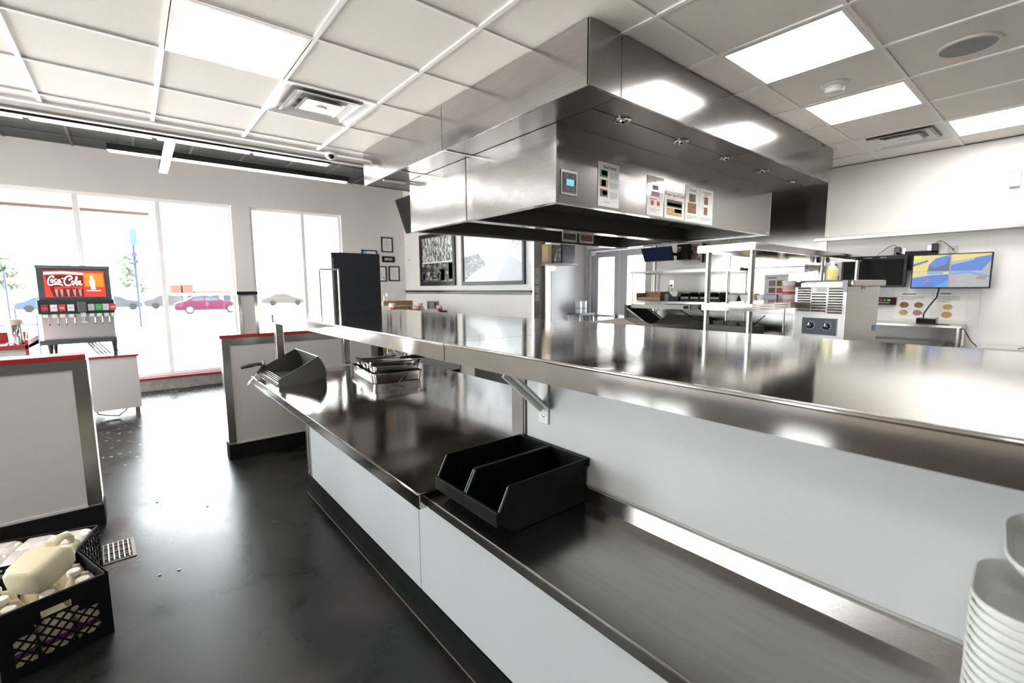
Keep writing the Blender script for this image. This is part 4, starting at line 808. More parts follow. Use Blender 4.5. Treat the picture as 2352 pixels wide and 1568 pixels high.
tb(.001, .003, .20, .26, .52, .56).build('warning_label', mat('label_dark_yellow', (.5, .48, .25), .5), tr)
tb(.001, .003, .40, .45, .19, .235).build('blue_label', mat('blue_tape', (.08, .2, .5), .5), tr)
for x, y in ((-.35, .04), (-.04, .04), (-.35, .43), (-.04, .43)): MB().cyl(TM @ Vector((x, y, -.021)), TM @ Vector((x, y, .035)), .016, 10).build('foot', rubber, tr)
bt = TM @ Vector((-.245, .25, .592)); t = T('squeeze_bottle', 'squeeze bottle of yellow oil standing on the toaster', 'bottle', bt)
MB().lathe(bt, [(.036, 0), (.038, .01), (.038, .085), (.03, .095), (.022, .10)], 20).build('bottle', mat('yellow_oil', (.55, .50, .20), .25, coat=.3), t, smooth=True)
MB().lathe(bt+Vector((0, 0, .095)), [(.028, 0), (.03, .012), (.012, .02), (.009, .05), (.005, .055), (0, .055)], 16).build('cap', whitef, t, smooth=True)
# things seen through the rack
def bx_thing(nm, lb, cat_, x0, x1, y0, y1, z0, z1, m, grp=None, bev=.004):
    return tag(B(x0, x1, y0, y1, z0, z1).build(nm, m, bevel=bev), lb, cat_, grp)

# ================================================================== WORK LINE ALONG THE BACK WALL
t = T('work_table', 'stainless back line work table with two overshelves', 'table', (5.85, 3.0, 0))
B(5.42, 6.165, 1.95, 4.05, .86, .90).build('table_top', steel_top, t, bevel=.004); B(6.15, 6.17, 1.95, 4.05, .90, 1.10).build('back_riser', steel_wall, t)
for x in (5.48, 6.1):
    for y in (2.0, 4.0): MB().cyl((x, y, 0), (x, y, .86), .02, 12).build('leg', steel, t, smooth=True)
channel(5.58, 6.12, 2.55, 4.115, 1.672, .035).build('upper_shelf', steel, t); channel(5.58, 6.12, 1.98, 4.09, 1.255, .03).build('middle_shelf', steel, t)
for x, y in ((5.60, 4.08), (6.09, 4.08), (5.60, 2.70), (6.09, 2.70), (5.60, 2.05), (6.09, 2.05)): MB().cyl((x, y, .90), (x, y, 1.64 if y > 2.5 else 1.24), .012, 10).build('post', steel, t, smooth=True)
t = T('heat_strip', 'long pale heat strip with black switch under the middle shelf', 'heater', (5.57, 3.6, 1.16)); B(5.52, 5.60, 3.14, 4.04, 1.155, 1.215).build('housing', mat('heater_grey', (.55, .54, .50), .4), t, bevel=.004); B(5.512, 5.521, 3.15, 3.22, 1.165, 1.205).build('switch', blackg, t, bevel=.002); B(5.54, 5.60, 3.03, 3.13, 1.16, 1.225).build('junction_box', mat('box_grey', (.16, .15, .14), .5), t)
MB().tube([(5.56, 3.03, 1.19), (5.56, 2.95, 1.10), (5.58, 2.8, 1.02), (5.62, 2.7, 1.0)], .007, 6).tube([(5.54, 3.3, 1.155), (5.55, 3.1, 1.05), (5.56, 2.9, 1.0), (5.6, 2.7, .99)], .007, 6).build('cord', blackg, t, smooth=True)
t = T('lit_hood_strip', 'bright stainless heat lamp bar above the fryer, right of the shelf', 'lamp bar', (5.8, 2.3, 1.65)); B(5.68, 5.78, 1.90, 2.50, 1.60, 1.66).build('housing', chrome, t, bevel=.005); MB().box(5.62, 6.17, 1.88, 2.52, 1.665, 1.68).build('top_plate', steel, t); B(6.10, 6.18, 1.9, 2.5, 1.60, 1.66).build('wall_rail', steel, t)
for y in (1.96, 2.44): B(5.78, 6.18, y-.01, y+.01, 1.62, 1.64).build('arm', steel, t)
# carton tray of small cups
t = T('cup_carton', 'brown scalloped carton tray holding rows of small cups', 'carton', (5.72, 3.83, 1.257)); M_ = MB()
for (xa, xb, ya, yb) in ((5.62, 5.625, 3.64, 4.03), (5.86, 5.865, 3.64, 4.03)): M_.box(xa, xb, ya, yb, 1.257, 1.30 if xa < 5.7 else 1.375)
M_.box(5.62, 5.865, 3.64, 4.03, 1.257, 1.262); M_.box(5.625, 5.86, 3.64, 3.645, 1.262, 1.38).box(5.625, 5.86, 4.025, 4.03, 1.262, 1.37)
for k in range(12): M_.lathe((5.8625, 3.66+.032*k, 1.374), [(.014, -.01), (.012, .006), (0, .012)], 8)
M_.build('carton', card, t)
cp = None
for r_ in range(2):
    for k in range(9):
        loc = (5.66+.045*r_, 3.68+.038*k, 1.262)
        if cp is None:
            cp = MB().lathe(loc, [(.013, 0), (.017, .042), (.0155, .042), (.012, .003), (0, .003)], 12).build('portion_cup', mat('cup_pearl', (.7, .7, .72), .35), smooth=True); o = cp
        else: o = cp.copy(); C.objects.link(o); o.location = loc
        tag(o, 'tiny white portion cup in the brown carton tray, %s row' % ('front' if r_ == 0 else 'rear'), 'cup', 'portion cups in carton, %s row' % ('front' if r_ == 0 else 'rear'))
def bowl(nm, lb, cx, cy, z, r0, r1, h, m, cat_='bowl', grp=None, sq=False):
    if sq: o = MB().loft([rsq(cx, cy, z, r0, r0, r0*.2, 3), rsq(cx, cy, z+h, r1, r1, r1*.15, 3), rsq(cx, cy, z+h, r1*.93, r1*.93, r1*.12, 3), rsq(cx, cy, z+.004, r0*.93, r0*.93, r0*.15, 3)]).build(nm, m)
    else: o = MB().lathe((cx, cy, z), [(r0, 0), (r1, h), (r1*.94, h), (r0*.9, .005), (0, .005)], 20).build(nm, m, smooth=True)
    return tag(o, lb, cat_, grp)
bowl('grey_tub', 'grey round tub between the brown carton and the paper boats', 5.72, 3.56, 1.257, .06, .07, .10, greyp, 'tub')
bowl('paper_boat', 'white paper food boat stacked above the black bins', 5.68, 3.43, 1.32, .035, .065, .065, whitef, 'food boat', sq=True)
for k in range(4):
    y0 = 3.33-.135*k-.0
    t = T('parts_bin', 'small black open bin on the middle shelf, %s from the left' % ('first', 'second', 'third', 'fourth')[k], 'bin', (5.74, y0-.06, 1.257), group='black bins on the middle shelf')
    MB().box(5.62, 5.86, y0-.125, y0-.12, 1.257, 1.36).box(5.62, 5.86, y0-.005, y0, 1.257, 1.36).box(5.855, 5.86, y0-.12, y0-.005, 1.257, 1.375).box(5.62, 5.625, y0-.12, y0-.005, 1.257, 1.295).box(5.625, 5.855, y0-.12, y0-.005, 1.257, 1.262).build('bin_body', black, t)
    B(5.614, 5.621, y0-.115, y0-.01, 1.297, 1.318).build('label_holder', mat('label_grey', (.30, .30, .31), .5), t)
bx_thing('bin_stand', 'black support tray under the paper boat on the middle shelf', 'tray', 5.61, 5.87, 3.35, 3.50, 1.257, 1.318, black)
for k, (y, r, lb) in enumerate(((2.70, .07, 'white round bowl just right of the black bins'), (2.53, .065, 'white square foam tray stack beside the bowl'), (2.36, .06, 'crumpled pale tray by the brown packet'))):
    bowl('bowl', lb, 5.75, y, 1.257, r*.6, r, .09, whitef, sq=(k == 1))
bx_thing('brown_packet', 'small brown packet standing on the middle shelf near the bucket', 'packet', 5.70, 5.78, 2.40, 2.47, 1.257, 1.36, card)
t = T('white_bucket', 'white plastic bucket with red band near the toaster', 'bucket', (5.70, 2.05, 1.257)); MB().lathe((5.70, 2.05, 1.257), [(.058, 0), (.068, .22), (.072, .225), (.072, .25), (.06, .252), (0, .252)], 24).build('body', white, t, smooth=True); MB().lathe((5.70, 2.05, 1.257), [(.0645, .10), (.0665, .135)], 24).build('red_band', mat('cup_red'), t); MB().lathe((5.70, 2.05, 1.257), [(.0668, .15), (.0685, .2)], 24).build('print_band', mat('pink_print', (.65, .45, .43), .5), t)
t = T('scale', 'small black digital scale left of the white bucket', 'scale', (5.7, 2.21, 1.257)); B(5.62, 5.76, 2.14, 2.29, 1.257, 1.29).build('base', white, t, bevel=.005); B(5.62, 5.66, 2.14, 2.29, 1.29, 1.355).build('display', blackg, t, bevel=.005)
# angled dark bin and slanted pan, trays on the table
dkm = mat('dark_bin_grey', (.03, .032, .034), .35)
t = T('tilted_bin', 'tall dark tilted bin with steel edge at the left end of the work table', 'bin', (5.6, 3.95, .90)); MB().prism([(5.46, 4.05, 1.14), (5.46, 3.68, .92), (5.46, 4.05, .90)], (.45, 0, 0)).box(5.45, 5.9, 4.05, 4.10, .9, 1.20).build('bin_body', dkm, t); MB().bar((5.45, 4.05, 1.15), (5.45, 3.68, .93), .016).bar((5.93, 4.05, 1.15), (5.93, 3.68, .93), .016).build('edge', steel, t)
t = T('slanted_pan', 'wide dark sloping dump pan on the work table', 'pan', (5.7, 3.45, .90)); MB().prism([(5.46, 3.65, .90), (5.46, 3.65, .945), (5.88, 3.65, 1.06), (5.88, 3.65, .90)], (0, -.55, 0)).build('pan_body', greyp, t); B(5.45, 5.462, 3.10, 3.65, .90, .955).build('front_lip', steel, t)
t = T('tray_stack', 'grey fry trays with three scoop pans on the work table', 'tray', (5.6, 2.6, .90)); B(5.46, 5.85, 2.35, 2.87, .90, .985).build('tray', greyp, t, bevel=.008)
for k in range(3): MB().loft([rsq(5.62, 2.44+.16*k, .987, .09, .055, .03, 4), rsq(5.62, 2.44+.16*k, 1.03, .11, .07, .03, 4), rsq(5.62, 2.44+.16*k, 1.03, .10, .062, .03, 4), rsq(5.62, 2.44+.16*k, .995, .08, .05, .03, 4)]).build('scoop_pan', greyp, t)
MB().tube([(5.6, 2.35, 1.02), (5.62, 2.25, 1.12)], .006, 6).build('handle', blackg, t)
o = tag(MB().loft([rsq(5.6, 2.14, .90, .10, .09, .03, 4), rsq(5.6, 2.14, .925, .09, .085, .03, 4), rsq(5.61, 2.15, .935, .05, .05, .02, 4)]).build('folded_cloth', mat('cloth_pink_white', (.6, .54, .52), .9)), 'folded pale cloth on the work table right of the trays', 'cloth')
o = tag(MB().prism([(4.3, 4.15, .99), (4.5, 3.42, 1.085), (4.5, 3.15, 1.0), (4.5, 3.15, .98), (4.3, 4.15, .97)], (.25, 0, 0)).build('parchment_sheets', mat('parchment', (.42, .36, .30), .7)), 'curled brown parchment sheets peeking above the overshelf edge', 'paper')
tb2 = T('grill_station', 'low stainless grill station under the hoods', 'grill', (4.4, 3.3, 0)); B(2.9, 5.1, 2.9, 4.2, .1, .96).build('body', steel_dark, tb2); B(2.88, 5.12, 2.88, 4.22, .93, .968).build('rim', steel, tb2)
for x in (3, 5):
    for y in (3, 4.1): MB().cyl((x, y, 0), (x, y, .1), .03, 10).build('leg', steel, tb2)
# wall items behind the work line
xw = 6.184
sc = T('order_screen', 'dark blue order screen on an arm under the hood by the doors', 'screen', (5.75, 3.7, 1.80)); MB().prism([(5.60, 3.95, 1.985), (5.60, 3.49, 1.985), (5.66, 3.48, 1.80), (5.66, 3.93, 1.80)], (.035, 0, .01)).build('panel', fm, sc); MB().prism([(5.597, 3.935, 1.975), (5.597, 3.505, 1.975), (5.655, 3.495, 1.81), (5.655, 3.915, 1.81)], (.004, 0, .001)).build('display', mat('navy_screen', (.0015, .002, .007), .6, spec=.1, emit=(.002, .003, .012), es=1), sc)
for z, a, b in ((1.94, 3.87, 3.82), (1.94, 3.80, 3.76), (1.89, 3.88, 3.86), (1.89, 3.83, 3.81)): MB().box(5.605+(1.985-z)*.32-.006, 5.605+(1.985-z)*.32-.002, b, a, z, z+.02).build('screen_text', mat('faint_blue_text', (.2, .22, .4), .5, emit=(.15, .17, .35), es=.34), sc)
MB().bar((5.70, 3.60, 1.9), (6.18, 3.60, 1.9), .04).build('arm', fm, sc)
t = T('outlet_box', 'black quad outlet box beside the order screen', 'outlet', (5.9, 3.5, 1.83)); B(5.88, 5.98, 3.40, 3.56, 1.82, 2.03).build('box', black, t, bevel=.004); MB().box(5.873, 5.881, 3.49, 3.555, 1.90, 1.99).build('cover_plate', steel, t)
for y in (3.508, 3.537):
    for z in (1.925, 1.965): MB().lathe((5.874, y, z), [(.011, 0), (.011, .002), (0, .002)], 12, ax=(-1, 0, 0)).build('socket', blackg, t)
B(5.98, 6.185, 3.46, 3.50, 1.91, 1.95).build('arm', black, t)
sheet('wall_poster', 'laminated grey poster with two food photos above the work table', 'poster', (xw-.05, 3.57, 1.785), UmY, .24, .27, [('r', .22, .56, .78, .92, mauve, 'picture'), ('r', .22, .14, .74, .48, mauve, 'picture'), ('r', .76, .1, .92, .26, brown, 'picture')], pm=mat('laminate_grey', (.55, .57, .57), .2), thick=.004)
t = T('wall_outlet', 'steel wall outlet with black plug behind the black bins', 'outlet', (6.18, 3.81, 1.44)); B(6.172, 6.184, 3.775, 3.84, 1.44, 1.55).build('plate', chrome, t, bevel=.002); B(6.15, 6.172, 3.80, 3.825, 1.455, 1.48).build('plug', blackg, t); MB().tube([(6.155, 3.812, 1.465), (6.14, 3.83, 1.44), (6.14, 3.84, 1.35), (6.15, 3.84, 1.27)], .005, 6).build('cord', blackg, t)
sheet('wall_poster', 'white poster with four food photos seen through the rack', 'poster', (xw, 2.51, 1.27), UmY, .27, .32, [('l', .1, .86, .8, .94, 1, ink), ('r', .2, .56, .48, .78, mauve, 'picture'), ('r', .54, .56, .82, .78, brown, 'picture'), ('r', .2, .3, .48, .5, brown, 'picture'), ('r', .54, .3, .82, .5, redink, 'picture')])
sheet('wall_poster', 'white poster with a round food photo left of the dark screen', 'poster', (xw+.01, 1.87-.02, 1.50), UmY, .22, .24, [('r', .2, .62, .5, .8, brown, 'picture'), ('r', .2, .05, .6, .25, brown, 'picture')])
o = tag(B(5.975, 5.979, 1.60, 1.66, 1.727, 1.752).build('sticky_note', yellow), 'bright yellow sticky note beside the dark screen', 'note')

# ================================================================== RIGHT BACK WALL: SCREENS, TABLE
def screen(lb, y0, y1, z0, z1, x):
    t = T('wall_screen', lb, 'screen', (x, (y0+y1)/2, z0)); B(x, x+.04, y0, y1, z0, z1).build('bezel', fm, t, bevel=.003); return t
t = screen('switched-off black screen left of the camera monitor', 1.105, 1.66, 1.43, 1.755, 6.04)
B(6.036, 6.041, 1.13, 1.64, 1.45, 1.715).build('display', mat('screen_off', (.002, .002, .002), .45, spec=.1), t)
for y in (1.30, 1.42, 1.52): B(6.036, 6.039, y-.025, y+.025, 1.732, 1.738).build('bezel_text', mat('faint_white', (.5, .5, .5), .5), t)
B(6.08, 6.18, 1.3, 1.45, 1.5, 1.65).build('mount', black, t)
t = screen('lit security monitor split into four blue and yellow camera views', .505, 1.065, 1.415, 1.745, 6.04)
B(6.08, 6.18, .7, .9, 1.5, 1.65).build('mount', black, t)
Sx = 6.0375; py0, py1, pz0, pz1 = 1.055, .515, 1.428, 1.735
def em(n_, c_): return mat('scr_'+n_, (.05, .05, .05), .3, emit=c_, es=.46)
disp = B(Sx, Sx+.003, py1, py0, pz0, pz1).build('display', em('base', (.30, .32, .33)), t)
def sp(pts, c, d_=0): MB().prism([(Sx-.0006-d_, py0+(py1-py0)*a, pz0+(pz1-pz0)*b) for a, b in pts], (.0012, 0, 0)).build('camera_view', c, disp)
Yl, Bl, Gy, Lb, Nv, Rd = em('yellow', (.72, .60, .16)), em('blue', (.02, .16, .62)), em('grey', (.38, .40, .42)), em('lightblue', (.06, .32, .75)), em('navy', (.04, .07, .2)), em('red', (.55, .1, .15))
sp([(0, .5), (.49, .5), (.49, 1), (0, 1)], Yl); sp([(.2, .5), (.49, .5), (.49, .95), (.22, .72)], Nv, .001); sp([(.22, .72), (.3, .9), (.49, 1), (.44, .72), (.3, .6)], Bl, .002); sp([(0, .66), (.2, .8), (.2, .86), (0, .74)], Nv, .001); sp([(0, .9), (.1, .9), (.1, 1), (0, 1)], em('brightyellow', (.85, .85, .02)), .002)
sp([(.51, .5), (1, .5), (1, 1), (.51, 1)], Bl); sp([(.51, .78), (.8, .88), (1, .95), (1, 1), (.51, 1)], Yl, .001); sp([(.51, .68), (.8, .82), (.8, .88), (.51, .78)], Gy, .002); sp([(.9, .5), (1, .5), (1, .8)], Gy, .002)
sp([(0, 0), (.49, 0), (.49, .48), (0, .48)], Bl); sp([(0, .30), (.25, .38), (.49, .40), (.49, .48), (0, .48)], Yl, .001); sp([(.2, .4), (.42, .42), (.42, .47), (.2, .47)], Lb, .002); sp([(.3, 0), (.49, .22), (.49, 0)], Lb, .002); sp([(.17, .1), (.25, .24), (.22, .26), (.14, .06)], Rd, .002)
sp([(.51, 0), (1, 0), (1, .48), (.51, .48)], Gy); sp([(.51, .38), (.75, .42), (1, .28), (1, .34), (.75, .48), (.51, .44)], Lb, .001); sp([(.84, .25), (.96, .22), (.96, .32), (.86, .33)], em('brown', (.35, .2, .15)), .002); sp([(.51, .1), (.56, .3), (.6, .2), (.55, .08)], em('pink', (.6, .3, .3)), .002)
t = T('screen_mount', 'black wall bracket between the two screens', 'bracket', (6.17, 1.0, 1.62)); B(6.14, 6.195, .90, 1.15, 1.60, 1.79).build('plate', black, t, bevel=.003)
MB().bar((6.15, 1.15, 1.75), (6.15, 1.22, 1.78), .02).build('rail', black, t)
for y, z, lb, s_ in ((1.213, 1.795, 'black power adapter on the wall above the dark screen', 1), (.925, 1.81, 'black power adapter on the wall above the lit monitor', -1)):
    t = T('power_adapter', lb, 'adapter', (6.19, y, z-.045), group='power adapters'); B(6.14, 6.185, y-.025, y+.025, z-.045, z+.045).build('body', blackg, t, bevel=.006); B(6.188, 6.199, y-.06 if s_ > 0 else y-.0, y if s_ > 0 else y+.06, z-.04, z+.03).build('wall_plate', steel, t)
    MB().tube([(6.16, y, z+.045), (6.15, y+.03*s_, z+.07), (6.13, y+.07*s_, z+.05), (6.10, y+.13*s_, z-.01), (6.09, y+.15*s_, z-.04)], .003, 6).build('cord', blackg, t, smooth=True)
t = T('wall_outlet', 'grey outlet plate on the wall above the lit monitor at right', 'outlet', (6.2, .80, 1.76)); B(6.19, 6.2, .76, .835, 1.76, 1.825).build('plate', mat('plate_grey', (.55, .53, .52), .5), t, bevel=.002); B(6.186, 6.19, .79, .80, 1.785, 1.80).build('socket', blackg, t)
t = T('wall_switch', 'white rectangular sensor box high on the white wall at far right', 'sensor', (6.1, .43, 2.31)); B(6.08, 6.107, .395, .465, 2.31, 2.435).build('box', white, t, bevel=.004); MB().box(6.076, 6.08, .39, .47, 2.305, 2.315).box(6.076, 6.08, .39, .47, 2.43, 2.44).build('rim', greyink, t)
sheet('wall_poster', 'white wall poster with four round meat photos, left one under the monitor', 'poster', (xw+.014, 1.21, 1.10), UmY, .29, .295, [('l', .2, .86, .85, .93, 1, ink), ('l', .15, .68, .8, .82, 3, greyink), ('c', .28, .5, .038, brown, 'picture'), ('c', .68, .5, .036, brown, 'picture'), ('c', .28, .23, .038, tan, 'picture'), ('c', .66, .23, .036, mauve, 'picture')])
sheet('wall_poster', 'white wall poster with two round bun photos, right one under the monitor', 'poster', (xw+.014, .905, 1.10), UmY, .24, .295, [('l', .2, .88, .75, .95, 1, ink), ('l', .1, .62, .8, .84, 4, greyink), ('c', .46, .45, .036, tan, 'picture'), ('c', .45, .19, .040, mat('bun_photo', (.50, .30, .10), .6), 'picture')])
t = T('bump_bar', 'black button bar with coloured keys beside the dark screen posters', 'keypad', (6.14, 1.28, 1.245)); B(6.15, 6.185, 1.19, 1.40, 1.245, 1.325).build('body', black, t, bevel=.004)
for k, c_ in enumerate(((.05, .15, .5), (.5, .05, .05), (.08, .35, .1), (.65, .6, .05))): B(6.146, 6.151, 1.335-.033*k, 1.358-.033*k, 1.285, 1.303).build('key', mat('key_%d' % k, c_, .4), t)
B(6.146, 6.151, 1.24, 1.36, 1.262, 1.272).build('label_strip', greyink, t); MB().tube([(6.17, 1.37, 1.325), (6.16, 1.40, 1.36), (6.16, 1.45, 1.38)], .003, 6).build('cord', blackg, t)
t = T('wall_table', 'stainless side table with raised edge against the right back wall', 'table', (6.0, .95, 0)); channel(5.80, 6.17, .64, 1.60, 1.075, .02).build('top_shelf', steel, t)
for y in (.66, 1.57):
    for x in (5.815, 6.15): B(x-.008, x+.008, y-.008, y+.008, 0, 1.056).build('leg', steel, t)
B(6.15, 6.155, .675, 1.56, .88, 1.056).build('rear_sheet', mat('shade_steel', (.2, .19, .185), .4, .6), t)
B(5.80, 6.16, .64, 1.60, .86, .88).build('undershelf', steel, t)
t = T('network_box', 'black router box on the side table under the monitor', 'router', (5.93, .90, 1.077)); B(5.87, 6.0, .825, .97, 1.077, 1.135).build('body', blackg, t, bevel=.006)
MB().tube([(5.95, .93, 1.13), (5.95, .93, 1.17), (6.0, .90, 1.25), (6.04, .86, 1.33), (6.06, .85, 1.42)], .007, 8).build('cord', blackg, t, smooth=True)
MB().tube([(5.90, .83, 1.08), (5.88, .75, 1.08), (5.80, .62, 1.05), (5.80, .57, .95), (5.82, .53, .9)], .004, 6).build('cord', blackg, t, smooth=True)
t = T('white_counter', 'pale counter against the right back wall with a thin cable', 'counter', (5.9, -.4, 0)); B(5.75, 6.18, -1.4, .50, .86, .90).build('top', white_panel2, t, bevel=.003); B(5.8, 6.18, -1.38, .48, .0, .86).build('body', white_panel2, t)
MB().tube([(5.8, .28, .902), (5.82, .2, .93), (5.86, .12, .97), (5.9, .02, .98)], .004, 6).build('cable', blackg, t, smooth=True)

# hall: shelf with dark equipment
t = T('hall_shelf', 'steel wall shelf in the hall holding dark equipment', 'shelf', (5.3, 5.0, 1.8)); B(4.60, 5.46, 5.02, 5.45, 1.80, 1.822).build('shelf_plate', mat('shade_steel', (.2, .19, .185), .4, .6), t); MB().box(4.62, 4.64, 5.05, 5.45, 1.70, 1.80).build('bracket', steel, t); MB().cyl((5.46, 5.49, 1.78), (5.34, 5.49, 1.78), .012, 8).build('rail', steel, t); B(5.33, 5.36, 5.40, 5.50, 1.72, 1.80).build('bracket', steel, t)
bx_thing('dark_monitor', 'dark square monitor standing on the hall shelf', 'monitor', 5.16, 5.44, 5.06, 5.12, 1.823, 2.12, mat('dark_grey_case', (.07, .07, .072), .35))
bx_thing('black_bag', 'grey plastic wrapped bundle on the hall shelf left of the monitor', 'bundle', 4.95, 5.14, 5.06, 5.2, 1.823, 2.1, mat('bundle_grey', (.12, .12, .12), .25, nvar=.5, nscale=20, wav=.02, wscale=15), bev=.03)
bx_thing('amber_box', 'narrow amber box at the left end of the hall shelf', 'box', 4.86, 4.93, 5.06, 5.2, 1.823, 2.1, mat('amber_card', (.45, .34, .18), .7))
for y, z in ((5.02, 1.72), (5.02, 1.69)): pass
for k, y in enumerate((5.75-.45, 5.24)):
    t = T('paper_towel_roll', 'white roll with blue print on the hall floor stand, %s one' % ('left', 'right')[k], 'roll', (5.86+.13*k, 5.36, 1.02), group='rolls by the hall wall'); MB().lathe((5.86+.13*k, 5.36, 1.02), [(.018, 0), (.055, 0), (.055, .20), (.018, .20)], 20).build('roll', white, t, smooth=True); MB().lathe((5.86+.13*k, 5.36, 1.02), [(.0555, .07), (.0555, .085)], 20).build('blue_print', mat('blue_print', (.15, .25, .5), .6), t)
t = T('hall_cart', 'small grey cart under the white rolls in the hall', 'cart', (5.9, 5.34, 0)); B(5.72, 6.10, 5.2, 5.48, .99, 1.02).build('cart_top', greyp, t)
for x in (5.74, 6.08):
    for y in (5.22, 5.46): MB().cyl((x, y, 0), (x, y, .99), .012, 8).build('leg', steel, t)
sheet('wall_note', 'tiny grey notice on the hall wall beside the door frame', 'note', (6.02, 5.498, 1.50), UX, .07, .08, [('l', .1, .1, .9, .9, 4, greyink)])

# ================================================================== NEAR OBJECTS
# black parts bins on the side counter
ins = mat('bin_black', (.003, .003, .0033), .45, spec=.22, bump=.0002, bscale=120)
def parts_bin(y0, y1, lb):
    t = T('parts_bin', lb, 'bin', (.86, (y0+y1)/2, .80), group='black bins on the side counter'); s = .003
    side = [(.745, .801), (1.022, .801), (1.022, .932), (.722, .932), (.690, .872), (.690, .84)]
    for y in (y0, y1-s): MB().prism([(a, y, b) for a, b in side], (0, s, 0)).build('side_wall', ins, t, bevel=.001, seg=1)
    MB().prism([(.745, y0+s, .801), (1.019, y0+s, .801), (1.019, y0+s, .804), (.747, y0+s, .804), (.693, y0+s, .843), (.693, y0+s, .858), (.690, y0+s, .858), (.690, y0+s, .84)], (0, y1-y0-2*s, 0)).build('bin_floor', ins, t)
    B(1.019, 1.022, y0+s, y1-s, .804, .932).build('rear_wall', ins, t)
    MB().box(.722, 1.036, y0-.0015, y0+.0045, .930, .937).box(.722, 1.036, y1-.0045, y1+.0015, .930, .937).box(1.018, 1.036, y0+.0045, y1-.0045, .930, .937).box(1.030, 1.036, y0+.01, y1-.01, .915, .930).box(1.024, 1.036, y0-.0015, y0+.012, .912, .930).build('rim', ins, t, bevel=.001, seg=1)
    B(.680, .6895, y0-.001, y1+.001, .836, .874).build('front_lip', ins, t, bevel=.0015, seg=2)
    for y in (y0, y1-.0045):
        MB().bar((.690, y+.002, .874), (.7215, y+.002, .933), .005, .0045, up=(0, 1, 0)).build('front_edge', mat('edge_highlight', (.07, .08, .09), .3), t)  # paler strips paint the highlight along the slanted front edges
    rb = MB()
    for x in (.76, .81, .86, .91, .96, 1.005): rb.box(x, x+.0015, y0+s, y0+s+.0015, .806, .928).box(x, x+.0015, y1-s-.0015, y1-s, .806, .928)
    rb.build('rib', ins, t)
parts_bin(.898, 1.052, 'black plastic open-front bin nearer the viewer, on the side counter')
parts_bin(1.056, 1.208, 'black plastic open-front bin against the steel post, behind its twin')

# stacked white containers at lower right
fo = mat('foam_white_container', (.74, .745, .72), .5)
def container(nm, lb, cx, cy, z, a, b, h, grp, rz=0, par=None, tilt=None):
    M = Matrix.Translation((cx, cy, z)) @ Matrix.Rotation(rz, 4, 'Z')
    if tilt: M = M @ Matrix.Rotation(tilt[0], 4, 'X') @ Matrix.Rotation(tilt[1], 4, 'Y')
    R_ = lambda z_, k: rsq(0, 0, z_, a*k, b*k, min(a, b)*.62*k, 7, M)
    o = MB().loft([R_(0, .80), R_(.004, .86), R_(h*.5, .93), R_(h-.007, .97), R_(h-.006, 1.0), R_(h, 1.0), R_(h+.0005, .975), R_(h*.5, .90), R_(.006, .82)]).build(nm, fo, smooth=True, at=(cx, cy, z))
    return tag(o, lb, 'container', grp)
c0 = None
for k in range(14):
    z = .801+.0135*k; lb = ('topmost white container of the near stack at lower right' if k == 13 else 'white rounded container nested in the near stack at lower right')
    if c0 is None: c0 = container('food_container', lb, .925, -.03, z, .095, .092, .052, None, .04); o = c0
    else: o = c0.copy(); C.objects.link(o); o.location.z = z; o.rotation_euler.z = random.uniform(-.015, .015)
    tag(o, lb, 'container', None if k == 13 else 'nested white containers')
    if k == 13 and 'group' in o: del o['group']
container('food_container', 'grey-white container tipped against the wall on top of the near stack', .968, -.032, 1.062, .070, .070, .028, None, .1, tilt=(0, -.30))

# sloped holder standing on the pass-through counter
sg = mat('scoop_grey', (.115, .115, .11), .38, .3, bump=.0002, bscale=60); sg2 = mat('scoop_inner', (.05, .049, .047), .5, bump=.0003, bscale=80)
t = T('sloped_holder', 'grey sloped holder with curved back standing at the far end of the counter', 'holder', (.84, 3.56, .82))
def prof2():
    P = [(.700, .823), (.700, .862), (.955, .992)]
    for k in range(1, 9):
        a = k/8; P.append((.955+.052*math.sin(a*PI*.62), .992-.168*a**1.25))
    return P
P = prof2()
for y, nm in ((3.27, 'side_panel'), (3.838, 'side_panel')): MB().prism([(a, y, b) for a, b in P], (0, .004, 0)).build(nm, sg if y < 3.5 else sg2, t)
bk_ = MB(); ar = P[2:]
for (a, b), (c_, d_) in zip(ar[:-1], ar[1:]): bk_.obox((a-.003, 3.274, b), (0, 1, 0), (Vector((c_-a, 0, d_-b))).normalized(), (1, 0, 0), .564, math.hypot(c_-a, d_-b), .003)
bk_.build('curved_back', sg2, t)
rb = MB()
for k in range(1, len(ar)-1): rb.tube([(ar[k][0]-.006, 3.276, ar[k][1]), (ar[k][0]-.006, 3.836, ar[k][1])], .0025, 5)
rb.build('back_rib', sg, t); MB().tube([(.955, 3.27, .992), (.955, 3.842, .992)], .003, 6).build('top_edge', steel, t)
B(.69, 1.01, 3.274, 3.838, .823, .827).build('base_plate', sg2, t); MB().box(.68, 1.03, 3.262, 3.27, .8205, .8225).build('base_flange', sg, t)
for k in range(4): MB().bar((.703+.011*k, 3.276, .832+.006*k), (.703+.011*k, 3.836, .832+.006*k), .004, .014).build('front_slat', steel, t)
bkm = mat('handle_black', (.012, .012, .014), .4)
t = T('steel_tongs', 'scalloped tongs with black grips hanging over the left edge of the sloped holder', 'tongs', (.66, 3.75, .82))
MB().tube([(.725, 3.80, .90), (.70, 3.78, .873), (.665, 3.72, .852)], [.011, .012, .010], 8).build('grip', bkm, t, smooth=True); MB().tube([(.725, 3.80, .90), (.69, 3.80, .905), (.63, 3.83, .895), (.585, 3.86, .882)], [.010, .013, .015, .013], 8).build('grip', bkm, t, smooth=True)
MB().lathe((.72, 3.80, .895), [(.014, 0), (.016, .006), (.006, .03), (0, .04)], 10).build('hinge', chrome, t)
